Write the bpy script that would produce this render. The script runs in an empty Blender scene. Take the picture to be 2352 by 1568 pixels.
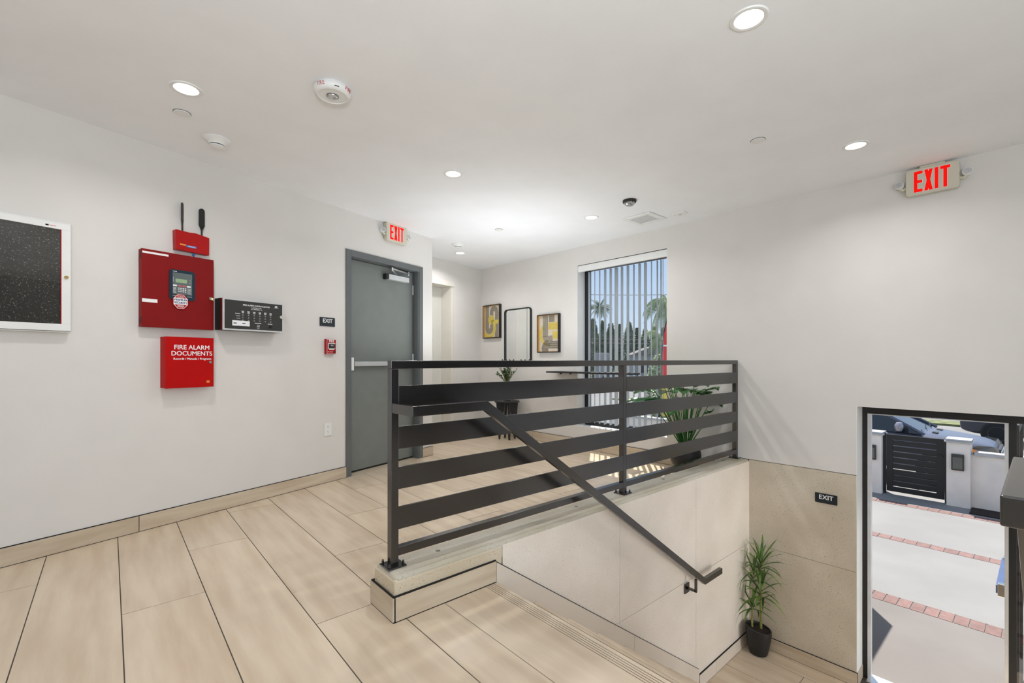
import bpy, math, random
from mathutils import Vector, Matrix
random.seed(7)
R = math.radians
sc = bpy.context.scene
COL = sc.collection

# ------------------------------------------------------------------ camera, world, sun, area lights, exposure
cam_d = bpy.data.cameras.new('camera'); cam = bpy.data.objects.new('camera', cam_d); COL.objects.link(cam)
cam.location = (0, 0, 1.14)
cam.rotation_euler = (R(90), 0, math.atan2(.7549, .6558) - R(90))
cam_d.sensor_width = 36; cam_d.lens = 1065 / 2352 * 36
cam_d.shift_y = 42.5 / 2352
cam_d.clip_start = .02; cam_d.clip_end = 400
sc.camera = cam

w = bpy.data.worlds.new('sky'); sc.world = w; w.use_nodes = True
nt = w.node_tree; nt.nodes.clear()
wo = nt.nodes.new('ShaderNodeOutputWorld'); bg = nt.nodes.new('ShaderNodeBackground')
tc = nt.nodes.new('ShaderNodeTexCoord'); sx = nt.nodes.new('ShaderNodeSeparateXYZ'); cr = nt.nodes.new('ShaderNodeValToRGB')
nt.links.new(tc.outputs['Generated'], sx.inputs[0]); nt.links.new(sx.outputs['Z'], cr.inputs[0])
nt.links.new(cr.outputs[0], bg.inputs[0]); nt.links.new(bg.outputs[0], wo.inputs[0])
e = cr.color_ramp.elements
e[0].position = 0.0; e[0].color = (.62, .74, .88, 1)
e[1].position = 1.0; e[1].color = (.36, .47, .68, 1)
m_ = e.new(.22); m_.color = (.42, .59, .84, 1)
bg.inputs[1].default_value = 1.15

def light(kind, name, loc, energy, color=(1, 1, 1), **k):
    d = bpy.data.lights.new(name, kind); d.energy = energy; d.color = color
    for a, b in k.items(): setattr(d, a, b)
    o = bpy.data.objects.new(name, d); COL.objects.link(o); o.location = loc
    return o
sun = light('SUN', 'sun', (10, 10, 12), 8.5, (1, .95, .88), angle=R(.5))
sun.rotation_euler = Vector((-.786 * .515, -.618 * .515, -.857)).to_track_quat('-Z', 'Y').to_euler()
# added fill panel behind the camera, in front of a closed wall
d1 = light('AREA', 'rear_fill', (-4.1, -.6, 1.3), 5, (.84, .92, 1), shape='RECTANGLE', size=4.2, size_y=2.4)
d1.rotation_euler = Vector((1, .0, .0)).to_track_quat('-Z', 'Y').to_euler()
d2 = light('AREA', 'side_fill', (-.2, -3.3, 1.3), 112, (.82, .91, 1), shape='RECTANGLE', size=5.2, size_y=2.4)  # added fill from the near side, no glazing modelled there
d2.rotation_euler = Vector((0, 1, .0)).to_track_quat('-Z', 'Y').to_euler()
d4_ = light('AREA', 'far_ceiling_fill', (3.2, 3.75, 1.2), 20, (.90, .95, 1), shape='DISK', size=1.5)  # added upward fill for the far lobby, its back towards the camera
d4_.rotation_euler = Vector((.15, .2, 1)).to_track_quat('-Z', 'Y').to_euler()
d5_ = light('AREA', 'lower_lobby_fill', (4.0, -3.2, -.85), 62, (.92, .96, 1), shape='RECTANGLE', size=1.2, size_y=1.0)  # added panel out of view, brightens the lower stairwell
d5_.rotation_euler = Vector((0, 1, 0)).to_track_quat('-Z', 'Y').to_euler()
# added lamp aimed upwards, fills the room off the ceiling
d3_ = light('AREA', 'near_ceiling_fill', (-.35, -.55, 1.45), 60, (.88, .94, 1), shape='DISK', size=.35)
d3_.rotation_euler = Vector((.25, .25, 1)).to_track_quat('-Z', 'Y').to_euler()
sc.view_settings.view_transform = 'Standard'; sc.view_settings.look = 'None'
sc.view_settings.gamma = 1; sc.view_settings.use_curve_mapping = False
sc.view_settings.exposure = 0.0

# ------------------------------------------------------------------ materials
def lin(r, g, b):
    f = lambda c: (c / 255 / 12.92) if c / 255 <= .04045 else ((c / 255 + .055) / 1.055) ** 2.4
    return (f(r), f(g), f(b), 1)
def mat(name, col, rough=.5, metal=0, var=.04, scale=8, bump=0, emit=0, stretch=None, spec=None, rnd=0, col2=None, detail=3, bscale=None):
    m = bpy.data.materials.new(name); m.use_nodes = True
    n = m.node_tree; b = n.nodes['Principled BSDF']
    b.inputs['Roughness'].default_value = rough; b.inputs['Metallic'].default_value = metal
    if spec is not None: b.inputs['Specular IOR Level'].default_value = spec
    t = n.nodes.new('ShaderNodeTexCoord'); mp = n.nodes.new('ShaderNodeMapping'); no = n.nodes.new('ShaderNodeTexNoise')
    n.links.new(t.outputs['Object'], mp.inputs[0])
    if stretch: mp.inputs['Scale'].default_value = stretch
    if rnd:
        oi = n.nodes.new('ShaderNodeObjectInfo'); mu = n.nodes.new('ShaderNodeMath'); mu.operation = 'MULTIPLY'; mu.inputs[1].default_value = 57
        n.links.new(oi.outputs['Random'], mu.inputs[0]); cb = n.nodes.new('ShaderNodeCombineXYZ')
        for i in range(3): n.links.new(mu.outputs[0], cb.inputs[i])
        n.links.new(cb.outputs[0], mp.inputs['Location'])
    n.links.new(mp.outputs[0], no.inputs['Vector']); no.inputs['Scale'].default_value = scale; no.inputs['Detail'].default_value = detail
    rp = n.nodes.new('ShaderNodeValToRGB'); n.links.new(no.outputs['Fac'], rp.inputs[0])
    c = col[:3]; c2 = col2[:3] if col2 else tuple(x * (1 - var * 2) for x in c); c1 = tuple(min(1, x * (1 + var)) for x in c)
    rp.color_ramp.elements[0].position = .35; rp.color_ramp.elements[1].position = .65
    rp.color_ramp.elements[0].color = (*c2, 1); rp.color_ramp.elements[1].color = (*c1, 1)
    out = rp.outputs[0]
    if rnd:
        hs = n.nodes.new('ShaderNodeHueSaturation'); mr = n.nodes.new('ShaderNodeMapRange')
        n.links.new(oi.outputs['Random'], mr.inputs[0]); mr.inputs[3].default_value = 1 - rnd; mr.inputs[4].default_value = 1 + rnd
        n.links.new(mr.outputs[0], hs.inputs['Value']); n.links.new(out, hs.inputs['Color']); out = hs.outputs[0]
    n.links.new(out, b.inputs['Base Color'])
    if bump:
        bn = n.nodes.new('ShaderNodeTexNoise'); bn.inputs['Scale'].default_value = bscale or scale * 4; bn.inputs['Detail'].default_value = 4
        n.links.new(mp.outputs[0], bn.inputs['Vector'])
        bp = n.nodes.new('ShaderNodeBump'); bp.inputs['Strength'].default_value = bump; bp.inputs['Distance'].default_value = .002
        n.links.new(bn.outputs['Fac'], bp.inputs['Height']); n.links.new(bp.outputs[0], b.inputs['Normal'])
    if emit:
        b.inputs['Emission Color'].default_value = col; b.inputs['Emission Strength'].default_value = emit
    return m
def glass_mat(name, tint=(1, 1, 1, 1), refl=.06, rough=.0):
    m = bpy.data.materials.new(name); m.use_nodes = True; n = m.node_tree; n.nodes.clear()
    o = n.nodes.new('ShaderNodeOutputMaterial'); mx = n.nodes.new('ShaderNodeMixShader')
    tr = n.nodes.new('ShaderNodeBsdfTransparent'); gl = n.nodes.new('ShaderNodeBsdfGlossy'); lf_n = n.nodes.new('ShaderNodeLayerWeight'); lw = n.nodes.new('ShaderNodeMath')
    lf_n.inputs['Blend'].default_value = .25; lw.operation = 'MULTIPLY_ADD'; lw.inputs[1].default_value = .25; lw.inputs[2].default_value = refl * .5; n.links.new(lf_n.outputs['Facing'], lw.inputs[0])
    tr.inputs[0].default_value = tint; gl.inputs['Roughness'].default_value = rough
    n.links.new(lw.outputs[0], mx.inputs[0]); n.links.new(tr.outputs[0], mx.inputs[1]); n.links.new(gl.outputs[0], mx.inputs[2]); n.links.new(mx.outputs[0], o.inputs[0])
    return m
def concrete_mat(name, c1, c2, speck, rough=.6):
    m = mat(name, c1, rough, var=.03, scale=2.2, bump=.35, col2=c2, bscale=60, detail=6)
    n = m.node_tree; b = n.nodes['Principled BSDF']
    src = b.inputs['Base Color'].links[0].from_socket
    t = n.nodes.new('ShaderNodeTexCoord')
    no = n.nodes.new('ShaderNodeTexNoise'); no.inputs['Scale'].default_value = 140; no.inputs['Detail'].default_value = 2; n.links.new(t.outputs['Object'], no.inputs['Vector'])
    rp = n.nodes.new('ShaderNodeValToRGB'); rp.color_ramp.elements[0].position = .62; rp.color_ramp.elements[0].color = (0, 0, 0, 1)
    rp.color_ramp.elements[1].position = .70; rp.color_ramp.elements[1].color = (.75, .75, .75, 1)
    n.links.new(no.outputs['Fac'], rp.inputs[0])
    mx = n.nodes.new('ShaderNodeMix'); mx.data_type = 'RGBA'
    n.links.new(rp.outputs[0], mx.inputs[0]); n.links.new(src, mx.inputs[6]); mx.inputs[7].default_value = speck
    n.links.new(mx.outputs[2], b.inputs['Base Color'])
    return m

M = {}
M['paint'] = mat('wall_paint', (.705, .678, .642, 1), .75, var=.012, scale=3, bump=.05, bscale=160)
M['ceil'] = mat('ceiling_paint', (.865, .875, .885, 1), .85, var=.01, scale=3)
M['tile'] = mat('wood_look_tile', lin(212, 195, 172), .30, var=.03, scale=3.0, stretch=(5, .6, 1), bump=.04, rnd=.035, col2=lin(198, 178, 153), detail=8, bscale=30)
M['tile_x'] = mat('wood_look_tile_lengthwise', lin(204, 190, 168), .30, var=.03, scale=3.0, stretch=(.8, .8, 7), bump=.04, rnd=.035, col2=lin(190, 172, 148), detail=8, bscale=30)
M['grout'] = mat('dark_grout', lin(86, 78, 68), .9)
M['caulk'] = mat('black_gap', lin(22, 20, 18), .9)
M['conc'] = concrete_mat('pale_polished_concrete', lin(240, 230, 218), lin(232, 221, 207), lin(205, 190, 172), .40)
M['conc2'] = concrete_mat('speckled_concrete', lin(210, 200, 182), lin(196, 184, 164), lin(132, 116, 96), .7)
M['conc_top'] = concrete_mat('grey_concrete_top', lin(200, 194, 180), lin(182, 173, 152), lin(140, 126, 104), .45)
M['curb'] = concrete_mat('beige_curb_concrete', lin(212, 199, 176), lin(199, 184, 158), lin(140, 118, 92), .65)
M['tile_s'] = mat('pale_skirt_tile', lin(224, 212, 197), .35, var=.02, scale=2)
M['pl'] = mat('plug_dark', lin(120, 114, 104), .7)
M['black'] = mat('black_satin_metal', (.007, .0063, .006, 1), .22, .0, var=.15, scale=3, stretch=(1, 1, 8), spec=.5)
M['black'].node_tree.nodes['Principled BSDF'].inputs['IOR'].default_value = 1.9
M['blackm'] = mat('black_matt', (.012, .012, .012, 1), .55)
M['doorgrey'] = mat('grey_door_paint', lin(119, 124, 120), .45, var=.02)
M['framegrey'] = mat('grey_frame_paint', lin(98, 102, 102), .35, var=.02)
M['cream'] = mat('cream_paint', lin(222, 217, 207), .5, var=.01)
M['offwhite'] = mat('offwhite_panel', lin(214, 212, 204), .4, var=.01)
M['white'] = mat('white_plastic', (.80, .80, .78, 1), .4, var=.01)
M['whitep'] = mat('white_print', (.85, .85, .85, 1), .6, var=.01)
M['alu'] = mat('brushed_aluminium', (.72, .73, .74, 1), .32, .85, var=.05, stretch=(1, 1, 20))
M['silver'] = mat('silver_paint', (.66, .67, .68, 1), .35, .3)
M['chrome'] = mat('chrome', (.75, .73, .68, 1), .15, 1)
M['brass'] = mat('brass', (.75, .55, .22, 1), .3, 1)
M['red'] = mat('red_box_paint', lin(180, 2, 2), .5, var=.02, spec=.2)
M['red_print'] = mat('red_print', lin(190, 25, 25), .6)
M['dred'] = mat('dark_red_paint', lin(128, 8, 10), .5, var=.02, spec=.25)
M['red2'] = mat('red_plastic', lin(170, 10, 12), .4, var=.02, spec=.3)
M['teal'] = mat('dark_teal_plastic', lin(5, 42, 58), .4)
M['kp'] = mat('keypad_grey', lin(98, 108, 108), .3)
M['lcd'] = mat('lcd_green', lin(152, 178, 140), .3)
M['pink'] = mat('pink_key', lin(196, 92, 100), .4)
M['navy'] = mat('navy_print', lin(40, 60, 110), .5)
M['blue'] = mat('blue_print', lin(60, 120, 190), .5)
M['annun'] = mat('annunciator_face', lin(52, 52, 50), .35, var=.02)
M['tagblk'] = mat('sign_black', lin(24, 34, 42), .4)
M['orange'] = mat('orange_label', lin(220, 140, 60), .5)
M['felt'] = concrete_mat('speckled_dark_felt', lin(62, 60, 56), lin(44, 43, 40), lin(150, 148, 138), .9)
M['signbody'] = mat('exit_sign_housing', lin(205, 200, 182), .45, var=.01)
M['exitred'] = mat('exit_letters', lin(226, 16, 6), .5, emit=.6, spec=.1)
M['lens'] = mat('lamp_lens', lin(190, 190, 190), .15)
M['lampglow'] = mat('downlight_diffuser', (1, .95, .88, 1), .5, emit=2.5)
M['glass'] = glass_mat('window_glass')
M['mirror'] = mat('mirror_silver', (.86, .88, .88, 1), .02, 1, var=0)
M['blind'] = mat('grey_blind_fabric', lin(186, 190, 190), .7, var=.02)
M['navyframe'] = mat('black_window_frame', lin(18, 24, 30), .4)
M['gold'] = mat('gold_wood', lin(190, 140, 62), .4)
M['canvas'] = mat('art_paper', lin(206, 196, 178), .7)
M['artgrey'] = mat('art_taupe', lin(138, 130, 116), .7)
M['artyel'] = mat('art_yellow', lin(204, 184, 92), .7)
M['leaf'] = mat('leaf_green', lin(46, 112, 38), .4, var=.2, scale=6, rnd=.15, col2=lin(24, 74, 24))
M['leaf2'] = mat('dracaena_green', lin(112, 142, 66), .45, var=.15, scale=9, rnd=.3, col2=lin(62, 96, 48))
M['euc'] = mat('eucalyptus_green', lin(60, 92, 62), .6, var=.2, scale=20, col2=lin(34, 62, 40))
M['stem'] = mat('cane_green', lin(134, 140, 70), .5, var=.1, stretch=(1, 1, 6))
M['soil'] = mat('soil', lin(48, 34, 26), .95, scale=60, col2=lin(18, 12, 10))
M['pot'] = mat('black_pot', lin(28, 28, 30), .5)
M['drive2'] = mat('warm_driveway', lin(120, 115, 111), .85, var=.06, scale=.9, bump=.1, detail=6)
M['drive'] = mat('pale_driveway', lin(133, 132, 130), .85, var=.05, scale=.9, bump=.1, detail=6)
M['street'] = mat('street_asphalt', lin(122, 121, 120), .9, var=.05, scale=1)
M['brick'] = mat('red_paver', lin(127, 100, 95), .85, var=.08, rnd=.08, scale=12)
M['mortar'] = mat('paver_mortar', lin(110, 106, 102), .9)
M['stucco'] = mat('grey_white_stucco', lin(226, 217, 208), .85, var=.03, scale=3, bump=.2)
M['cap'] = mat('white_cap', lin(176, 175, 174), .7)
M['carblue'] = mat('blue_grey_car_paint', lin(92, 96, 112), .3, .15, var=.01)
M['cardark'] = mat('dark_car_paint', lin(62, 64, 72), .3, .1, var=.01)
M['tint'] = mat('dark_car_glass', lin(20, 28, 34), .08, 0, spec=.8)
M['rubber'] = mat('tyre', lin(26, 26, 27), .8)
M['foliage'] = mat('hedge_foliage', lin(140, 152, 128), .8, var=.2, scale=.8, col2=lin(106, 122, 100))  # lightened and greyed, outdoor haze is put into the colour
M['foliage2'] = mat('light_foliage', lin(170, 180, 136), .8, var=.2, scale=.8, col2=lin(130, 146, 106))
M['bark'] = mat('bark', lin(104, 94, 84), .9)
M['grass'] = mat('verge_grass', lin(112, 118, 78), .95, var=.2, scale=4)
M['flagred'] = mat('flag_red', lin(224, 64, 66), .7)
M['flagyel'] = mat('flag_yellow', lin(226, 206, 84), .7)
M['house'] = mat('pale_house_wall', lin(150, 150, 150), .8)
M['roofm'] = mat('house_roof', lin(110, 104, 100), .8)
M['amber'] = mat('amber_lens', lin(220, 130, 50), .3)

# ------------------------------------------------------------------ geometry helpers
class G:
    def __init__(s): s.v = []; s.f = []; s.m = []; s.mats = []
    def mi(s, m):
        if m not in s.mats: s.mats.append(m)
        return s.mats.index(m)
    def add(s, vs, fs, m=None, T=None):
        n = len(s.v); k = s.mi(m) if m else 0
        for p in vs: s.v.append(tuple(T @ Vector(p)) if T else tuple(p))
        for f in fs: s.f.append(tuple(i + n for i in f)); s.m.append(k)
    def box(s, x0, x1, y0, y1, z0, z1, m=None, T=None):
        x0, x1 = min(x0, x1), max(x0, x1); y0, y1 = min(y0, y1), max(y0, y1); z0, z1 = min(z0, z1), max(z0, z1)
        s.add([(x0, y0, z0), (x1, y0, z0), (x1, y1, z0), (x0, y1, z0), (x0, y0, z1), (x1, y0, z1), (x1, y1, z1), (x0, y1, z1)],
              [(0, 3, 2, 1), (4, 5, 6, 7), (0, 1, 5, 4), (1, 2, 6, 5), (2, 3, 7, 6), (3, 0, 4, 7)], m, T); return s
    def prism(s, poly, z0, z1, m=None, T=None):      # polygon in xy, extruded in z
        n = len(poly)
        s.add([(x, y, z0) for x, y in poly] + [(x, y, z1) for x, y in poly],
              [tuple(range(n))[::-1], tuple(range(n, 2 * n))] + [(i, (i + 1) % n, n + (i + 1) % n, n + i) for i in range(n)], m, T); return s
    def wprism(s, poly, y0, y1, m=None):             # polygon in xz (wall plane), extruded in y
        n = len(poly)
        s.add([(x, y0, z) for x, z in poly] + [(x, y1, z) for x, z in poly],
              [tuple(range(n)), tuple(range(n, 2 * n))[::-1]] + [((i + 1) % n, i, n + i, n + (i + 1) % n) for i in range(n)], m); return s
    def lathe(s, prof, m=None, T=None, n=28):        # (r, z) profile round z
        vs = [(r * math.cos(2 * math.pi * i / n), r * math.sin(2 * math.pi * i / n), z) for r, z in prof for i in range(n)]
        fs = [(j * n + i, j * n + (i + 1) % n, (j + 1) * n + (i + 1) % n, (j + 1) * n + i) for j in range(len(prof) - 1) for i in range(n)]
        if prof[0][0] > 1e-5: fs.append(tuple(range(n))[::-1])
        if prof[-1][0] > 1e-5: fs.append(tuple((len(prof) - 1) * n + i for i in range(n)))
        s.add(vs, fs, m, T); return s
    def cyl(s, a, b, r, m=None, n=12, r2=None):
        a = Vector(a); b = Vector(b); d = b - a; T = Matrix.Translation(a) @ d.to_track_quat('Z', 'Y').to_matrix().to_4x4()
        return s.lathe([(r, 0), (r if r2 is None else r2, d.length)], m, T, n)
    def tube(s, pts, rs, m=None, n=8):
        pts = [Vector(p) for p in pts]; base = len(s.v); k = s.mi(m) if m else 0
        if not hasattr(rs, '__len__'): rs = [rs] * len(pts)
        for j, p in enumerate(pts):
            d = (pts[min(j + 1, len(pts) - 1)] - pts[max(j - 1, 0)]).normalized()
            q = d.to_track_quat('Z', 'Y')
            for i in range(n):
                a = 2 * math.pi * i / n; s.v.append(tuple(p + q @ Vector((rs[j] * math.cos(a), rs[j] * math.sin(a), 0))))
        for j in range(len(pts) - 1):
            for i in range(n):
                s.f.append((base + j * n + i, base + j * n + (i + 1) % n, base + (j + 1) * n + (i + 1) % n, base + (j + 1) * n + i)); s.m.append(k)
        s.f.append(tuple(base + i for i in range(n))[::-1]); s.m.append(k)
        s.f.append(tuple(base + (len(pts) - 1) * n + i for i in range(n))); s.m.append(k)
        return s
    def rectsweep(s, pts, w, h, m=None):             # rectangular bar through pts; w horizontal, h vertical, mitred
        pts = [Vector(p) for p in pts]; base = len(s.v); k = s.mi(m) if m else 0; N = len(pts)
        for j, p in enumerate(pts):
            d1 = (p - pts[j - 1]).normalized() if j else None
            d2 = (pts[j + 1] - p).normalized() if j < N - 1 else None
            if d1 is None: d1 = d2
            if d2 is None: d2 = d1
            up = lambda d: (Vector((0, 0, 1)) - d * d.z).normalized()
            sd = lambda d: d.cross(up(d)).normalized()
            n_ = (d1 + d2).normalized()
            s1 = sd(d1); u1 = up(d1)
            for a, b in ((-1, -1), (1, -1), (1, 1), (-1, 1)):
                q = p + s1 * (a * w / 2) + u1 * (b * h / 2)
                t = (p - q).dot(n_) / d1.dot(n_); s.v.append(tuple(q + d1 * t))
        for j in range(N - 1):
            for i in range(4):
                s.f.append((base + j * 4 + i, base + j * 4 + (i + 1) % 4, base + (j + 1) * 4 + (i + 1) % 4, base + (j + 1) * 4 + i)); s.m.append(k)
        s.f.append((base + 3, base + 2, base + 1, base)); s.m.append(k)
        s.f.append(tuple(base + (N - 1) * 4 + i for i in range(4))); s.m.append(k)
        return s
    def build(s, name, m, parent=None, smooth=False, bevel=0, seg=2, loc=None):
        me = bpy.data.meshes.new(name); me.from_pydata(s.v, [], s.f)
        if s.mats:
            for x in s.mats: me.materials.append(x)
            me.polygons.foreach_set('material_index', s.m)
        else: me.materials.append(m)
        if smooth:
            me.polygons.foreach_set('use_smooth', [True] * len(me.polygons))
        me.update()
        o = bpy.data.objects.new(name, me); COL.objects.link(o)
        if parent: o.parent = parent
        if loc: o.location = loc
        if smooth:
            try: me.set_sharp_from_angle(angle=R(38))
            except Exception: pass
        if bevel:
            b = o.modifiers.new('bevel', 'BEVEL'); b.width = bevel; b.segments = seg; b.limit_method = 'ANGLE'; b.angle_limit = R(35)
        return o
def tag(o, label=None, cat=None, group=None, kind=None):
    if label: o['label'] = label
    if cat: o['category'] = cat
    if group: o['group'] = group
    if kind: o['kind'] = kind
    return o
def empty(name, loc=(0, 0, 0), rz=0, label=None, cat=None, group=None, kind=None):
    o = bpy.data.objects.new(name, None); COL.objects.link(o); o.location = loc; o.rotation_euler = (0, 0, rz); o.empty_display_size = .1
    return tag(o, label, cat, group, kind)
def struct(o): o['kind'] = 'structure'; return o
def box(name, m, b, parent=None, bevel=0, seg=2): return G().box(*b).build(name, m, parent, bevel=bevel, seg=seg)
def copy_tree(o, parent=None):
    c = o.copy(); COL.objects.link(c); c.parent = parent
    for ch in list(o.children): copy_tree(ch, c)
    return c
FONT = None
def text_geo(txt, size, bold=0.0, sx=1.0, align='CENTER', space=1.0):
    cu = bpy.data.curves.new('t', 'FONT'); cu.body = txt; cu.size = size; cu.align_x = align; cu.align_y = 'CENTER'
    cu.offset = 0; cu.resolution_u = 3; cu.space_character = space; cu.extrude = 0
    o = bpy.data.objects.new('t', cu); COL.objects.link(o)
    dg = bpy.context.evaluated_depsgraph_get(); dg.update()
    me = bpy.data.meshes.new_from_object(o.evaluated_get(dg))
    vs = [(v.co.x * sx, v.co.y) for v in me.vertices]; fs = [tuple(p.vertices) for p in me.polygons]
    bpy.data.objects.remove(o); bpy.data.curves.remove(cu); bpy.data.meshes.remove(me)
    return vs, fs
def wall_text(name, m, parent, txt, x, z, y, size, bold=.015, sx=1.0, align='CENTER', space=1.0, g=None):
    """flat print on a face looking towards local -y"""
    vs, fs = text_geo(txt, size, bold, sx, align, space)
    gg = g or G(); d_ = bold * size * 1.3
    for k, (ax, az) in enumerate(((-d_, 0), (d_, 0), (0, d_ * .7), (0, -d_ * .7)) if bold else ((0, 0),)):
        gg.add([(x + a + ax, y - k * .00002, z + b + az) for a, b in vs], fs, m)
    if g is None: return gg.build(name, m, parent)
def rrect(x0, x1, z0, z1, r, n=6):
    pts = []
    for cx, cz, a0 in ((x1 - r, z1 - r, 0), (x0 + r, z1 - r, 90), (x0 + r, z0 + r, 180), (x1 - r, z0 + r, 270)):
        for i in range(n + 1):
            a = R(a0 + 90 * i / n); pts.append((cx + r * math.cos(a), cz + r * math.sin(a)))
    return pts
def clip(poly, a, b, c):                             # keep a*x+b*y<=c
    out = []
    for i in range(len(poly)):
        p, q = poly[i], poly[(i + 1) % len(poly)]; dp = a * p[0] + b * p[1] - c; dq = a * q[0] + b * q[1] - c
        if dp <= 0: out.append(p)
        if dp * dq < 0: t = dp / (dp - dq); out.append((p[0] + t * (q[0] - p[0]), p[1] + t * (q[1] - p[1])))
    return out

# ------------------------------------------------------------------ plan
# x runs away along the railing, y across it; upper floor z 0, lower lobby z -1.545, ceiling 2.60
CZ = 2.60; LZ = -1.545
A1 = math.atan(.318); W1o = Vector((-.452, 3.765, 0)); W1d = Vector((math.cos(A1), math.sin(A1), 0)); W1n = Vector((math.sin(A1), -math.cos(A1), 0))
W2o = Vector((4.66, .1, 0)); W2d = Vector((-.0187042, .999825, 0)); W2n = Vector((-.999825, -.0187042, 0)); A2 = math.atan2(-W2d.y, -W2d.x)
AE = math.atan(.26); Eo = Vector((4.5496, 6.0, 0)); Ed = Vector((math.cos(AE), math.sin(AE), 0)); En = Vector((math.sin(AE), -math.cos(AE), 0))
def on1(s, z=0, off=0): p = W1o + W1d * s + W1n * off; return (p.x, p.y, z)
def on2(s, z=0, off=0): p = W2o + W2d * s + W2n * off; return (p.x, p.y, z)
def frame1(g):                                       # world matrix for shapes given in wall-left coordinates (x=s, y=into wall)
    return Matrix.Translation(W1o) @ Matrix.Rotation(A1, 4, 'Z')
T1 = Matrix.Translation(W1o) @ Matrix.Rotation(A1, 4, 'Z')
T2 = Matrix.Translation(W2o) @ Matrix.Rotation(A2, 4, 'Z')       # local x = -s
TE = Matrix.Translation(Eo) @ Matrix.Rotation(AE, 4, 'Z')

# ---- walls
g = G()
WD0, WD1, WDZ = 2.30, 3.372, 2.216                   # rough opening of the grey door
g.box(-4.2, WD0, 0, .2, 0, CZ, T=T1); g.box(WD1, 3.553, 0, .2, 0, CZ, T=T1); g.box(WD0, WD1, 0, .2, WDZ, CZ, T=T1)
g.box(3.353, 3.553, .2, .92, 0, CZ, T=T1)
g.box(WD0, WD1, .192, .2, 0, WDZ, T=T1)
struct(g.build('wall_left', M['paint']))
g = G()
EH = 2.31; ER = -.665; EL = -1.75
g.box(-2.6, EL, 0, .4, 0, CZ, T=TE); g.box(ER, .35, 0, .4, 0, CZ, T=TE); g.box(EL, ER, 0, .4, EH, CZ, T=TE); g.box(EL, ER, .3, .4, -.05, EH, T=TE)
struct(g.build('wall_back', M['paint']))
# right wall: drywall with window and street door, concrete below the upper-floor level in the stairwell
WS0, WS1, WZ0, WZ1 = 2.62, 3.889, .285, 2.364
DS1, DZ1 = .922, .757; DS0 = -3.0
WT = .25
g = G()
def w2box(g, s0, s1, z0, z1, y0=0, y1=WT, m=None): g.box(-s1, -s0, y0, y1, z0, z1, m, T2)
w2box(g, WS1, 6.2, 0, CZ)
w2box(g, WS0, WS1, 0, WZ0); w2box(g, WS0, WS1, WZ1, CZ)
w2box(g, 1.955, WS0, 0, CZ)
w2box(g, DS1, 1.955, .192, CZ)
w2box(g, -.62, DS1, DZ1, CZ)
struct(g.build('wall_right', M['paint']))
M['dark_refl'] = mat('dark_paint_for_reflection', lin(60, 58, 57), .7)  # dark tone chosen for what the railing slats mirror, walls out of view
g = G(); w2box(g, DS0, -.62, DZ1, CZ); w2box(g, -3.4, DS0, LZ, CZ); struct(g.build('wall_right_dark', M['dark_refl']))
wc = empty('wall_right_lower', kind='structure')
g = G(); w2box(g, DS1 + .004, 1.955, LZ - .1, .186, .006, WT); g.build('backing', M['caulk'], wc)
for s0, s1, z0, z1 in ((DS1, 1.765, -.607, .187), (DS1, 1.765, LZ, -.610)):
    g = G(); w2box(g, s0, s1, z0, z1, 0, .02); g.build('panel', M['conc2'], wc)
g = G(); w2box(g, DS1 - .004, DS1, LZ, DZ1, 0, .19); g.build('door_reveal', M['white'], wc)
# rear and near walls closing the lobby behind the camera
g = G(); g.box(-4.4, -4.2, -3.4, 2.6, 0, CZ); struct(g.build('wall_rear', M['paint']))
g = G(); g.box(-4.4, 4.9, -3.6, -3.4, LZ, CZ); struct(g.build('wall_near', M['dark_refl']))  # unseen wall, kept dark for the railing's reflections
g = G(); g.box(-4.6, 4.88, -3.6, 6.3, CZ, CZ + .15); struct(g.build('ceiling', M['ceil']))
g = G(); g.box(3.25, 3.35, -3.4, -.17, LZ, -.30); g.box(1.5, 4.64, -3.4, -.17, -.30, -.16); struct(g.build('wall_under_landing', M['paint']))

# ---- upper floor: wood-look planks, each a tile, dark grout below
CW0, CW1 = 1.865, 2.07                               # concrete stair wall
fl = empty('floor', kind='structure')
GW = .0045
def floor_ok(poly):
    poly = clip(poly, -W1n.x, -W1n.y, -(W1n.x * W1o.x + W1n.y * W1o.y) - .012) if True else poly
    if len(poly) > 2: poly = clip(poly, -W2n.x, -W2n.y, -(W2n.x * W2o.x + W2n.y * W2o.y) - .012)
    return poly
def floor_ok_far(poly):
    poly = clip(poly, -En.x, -En.y, -(En.x * Eo.x + En.y * Eo.y) - .012)
    if len(poly) > 2: poly = clip(poly, -W2n.x, -W2n.y, -(W2n.x * W2o.x + W2n.y * W2o.y) - .012)
    return poly
def put_tile(poly, ztop=0, th=.009, parent=None, mt='tile'):
    if len(poly) < 3: return
    ar = abs(sum(poly[i][0] * poly[(i + 1) % len(poly)][1] - poly[(i + 1) % len(poly)][0] * poly[i][1] for i in range(len(poly)))) / 2
    if ar < 4e-4: return
    G().prism(poly, ztop - th, ztop).build('tile', M[mt], parent)
xcorner = 2.936
PITCH = .3163; X0 = .3575 - PITCH * 13
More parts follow.
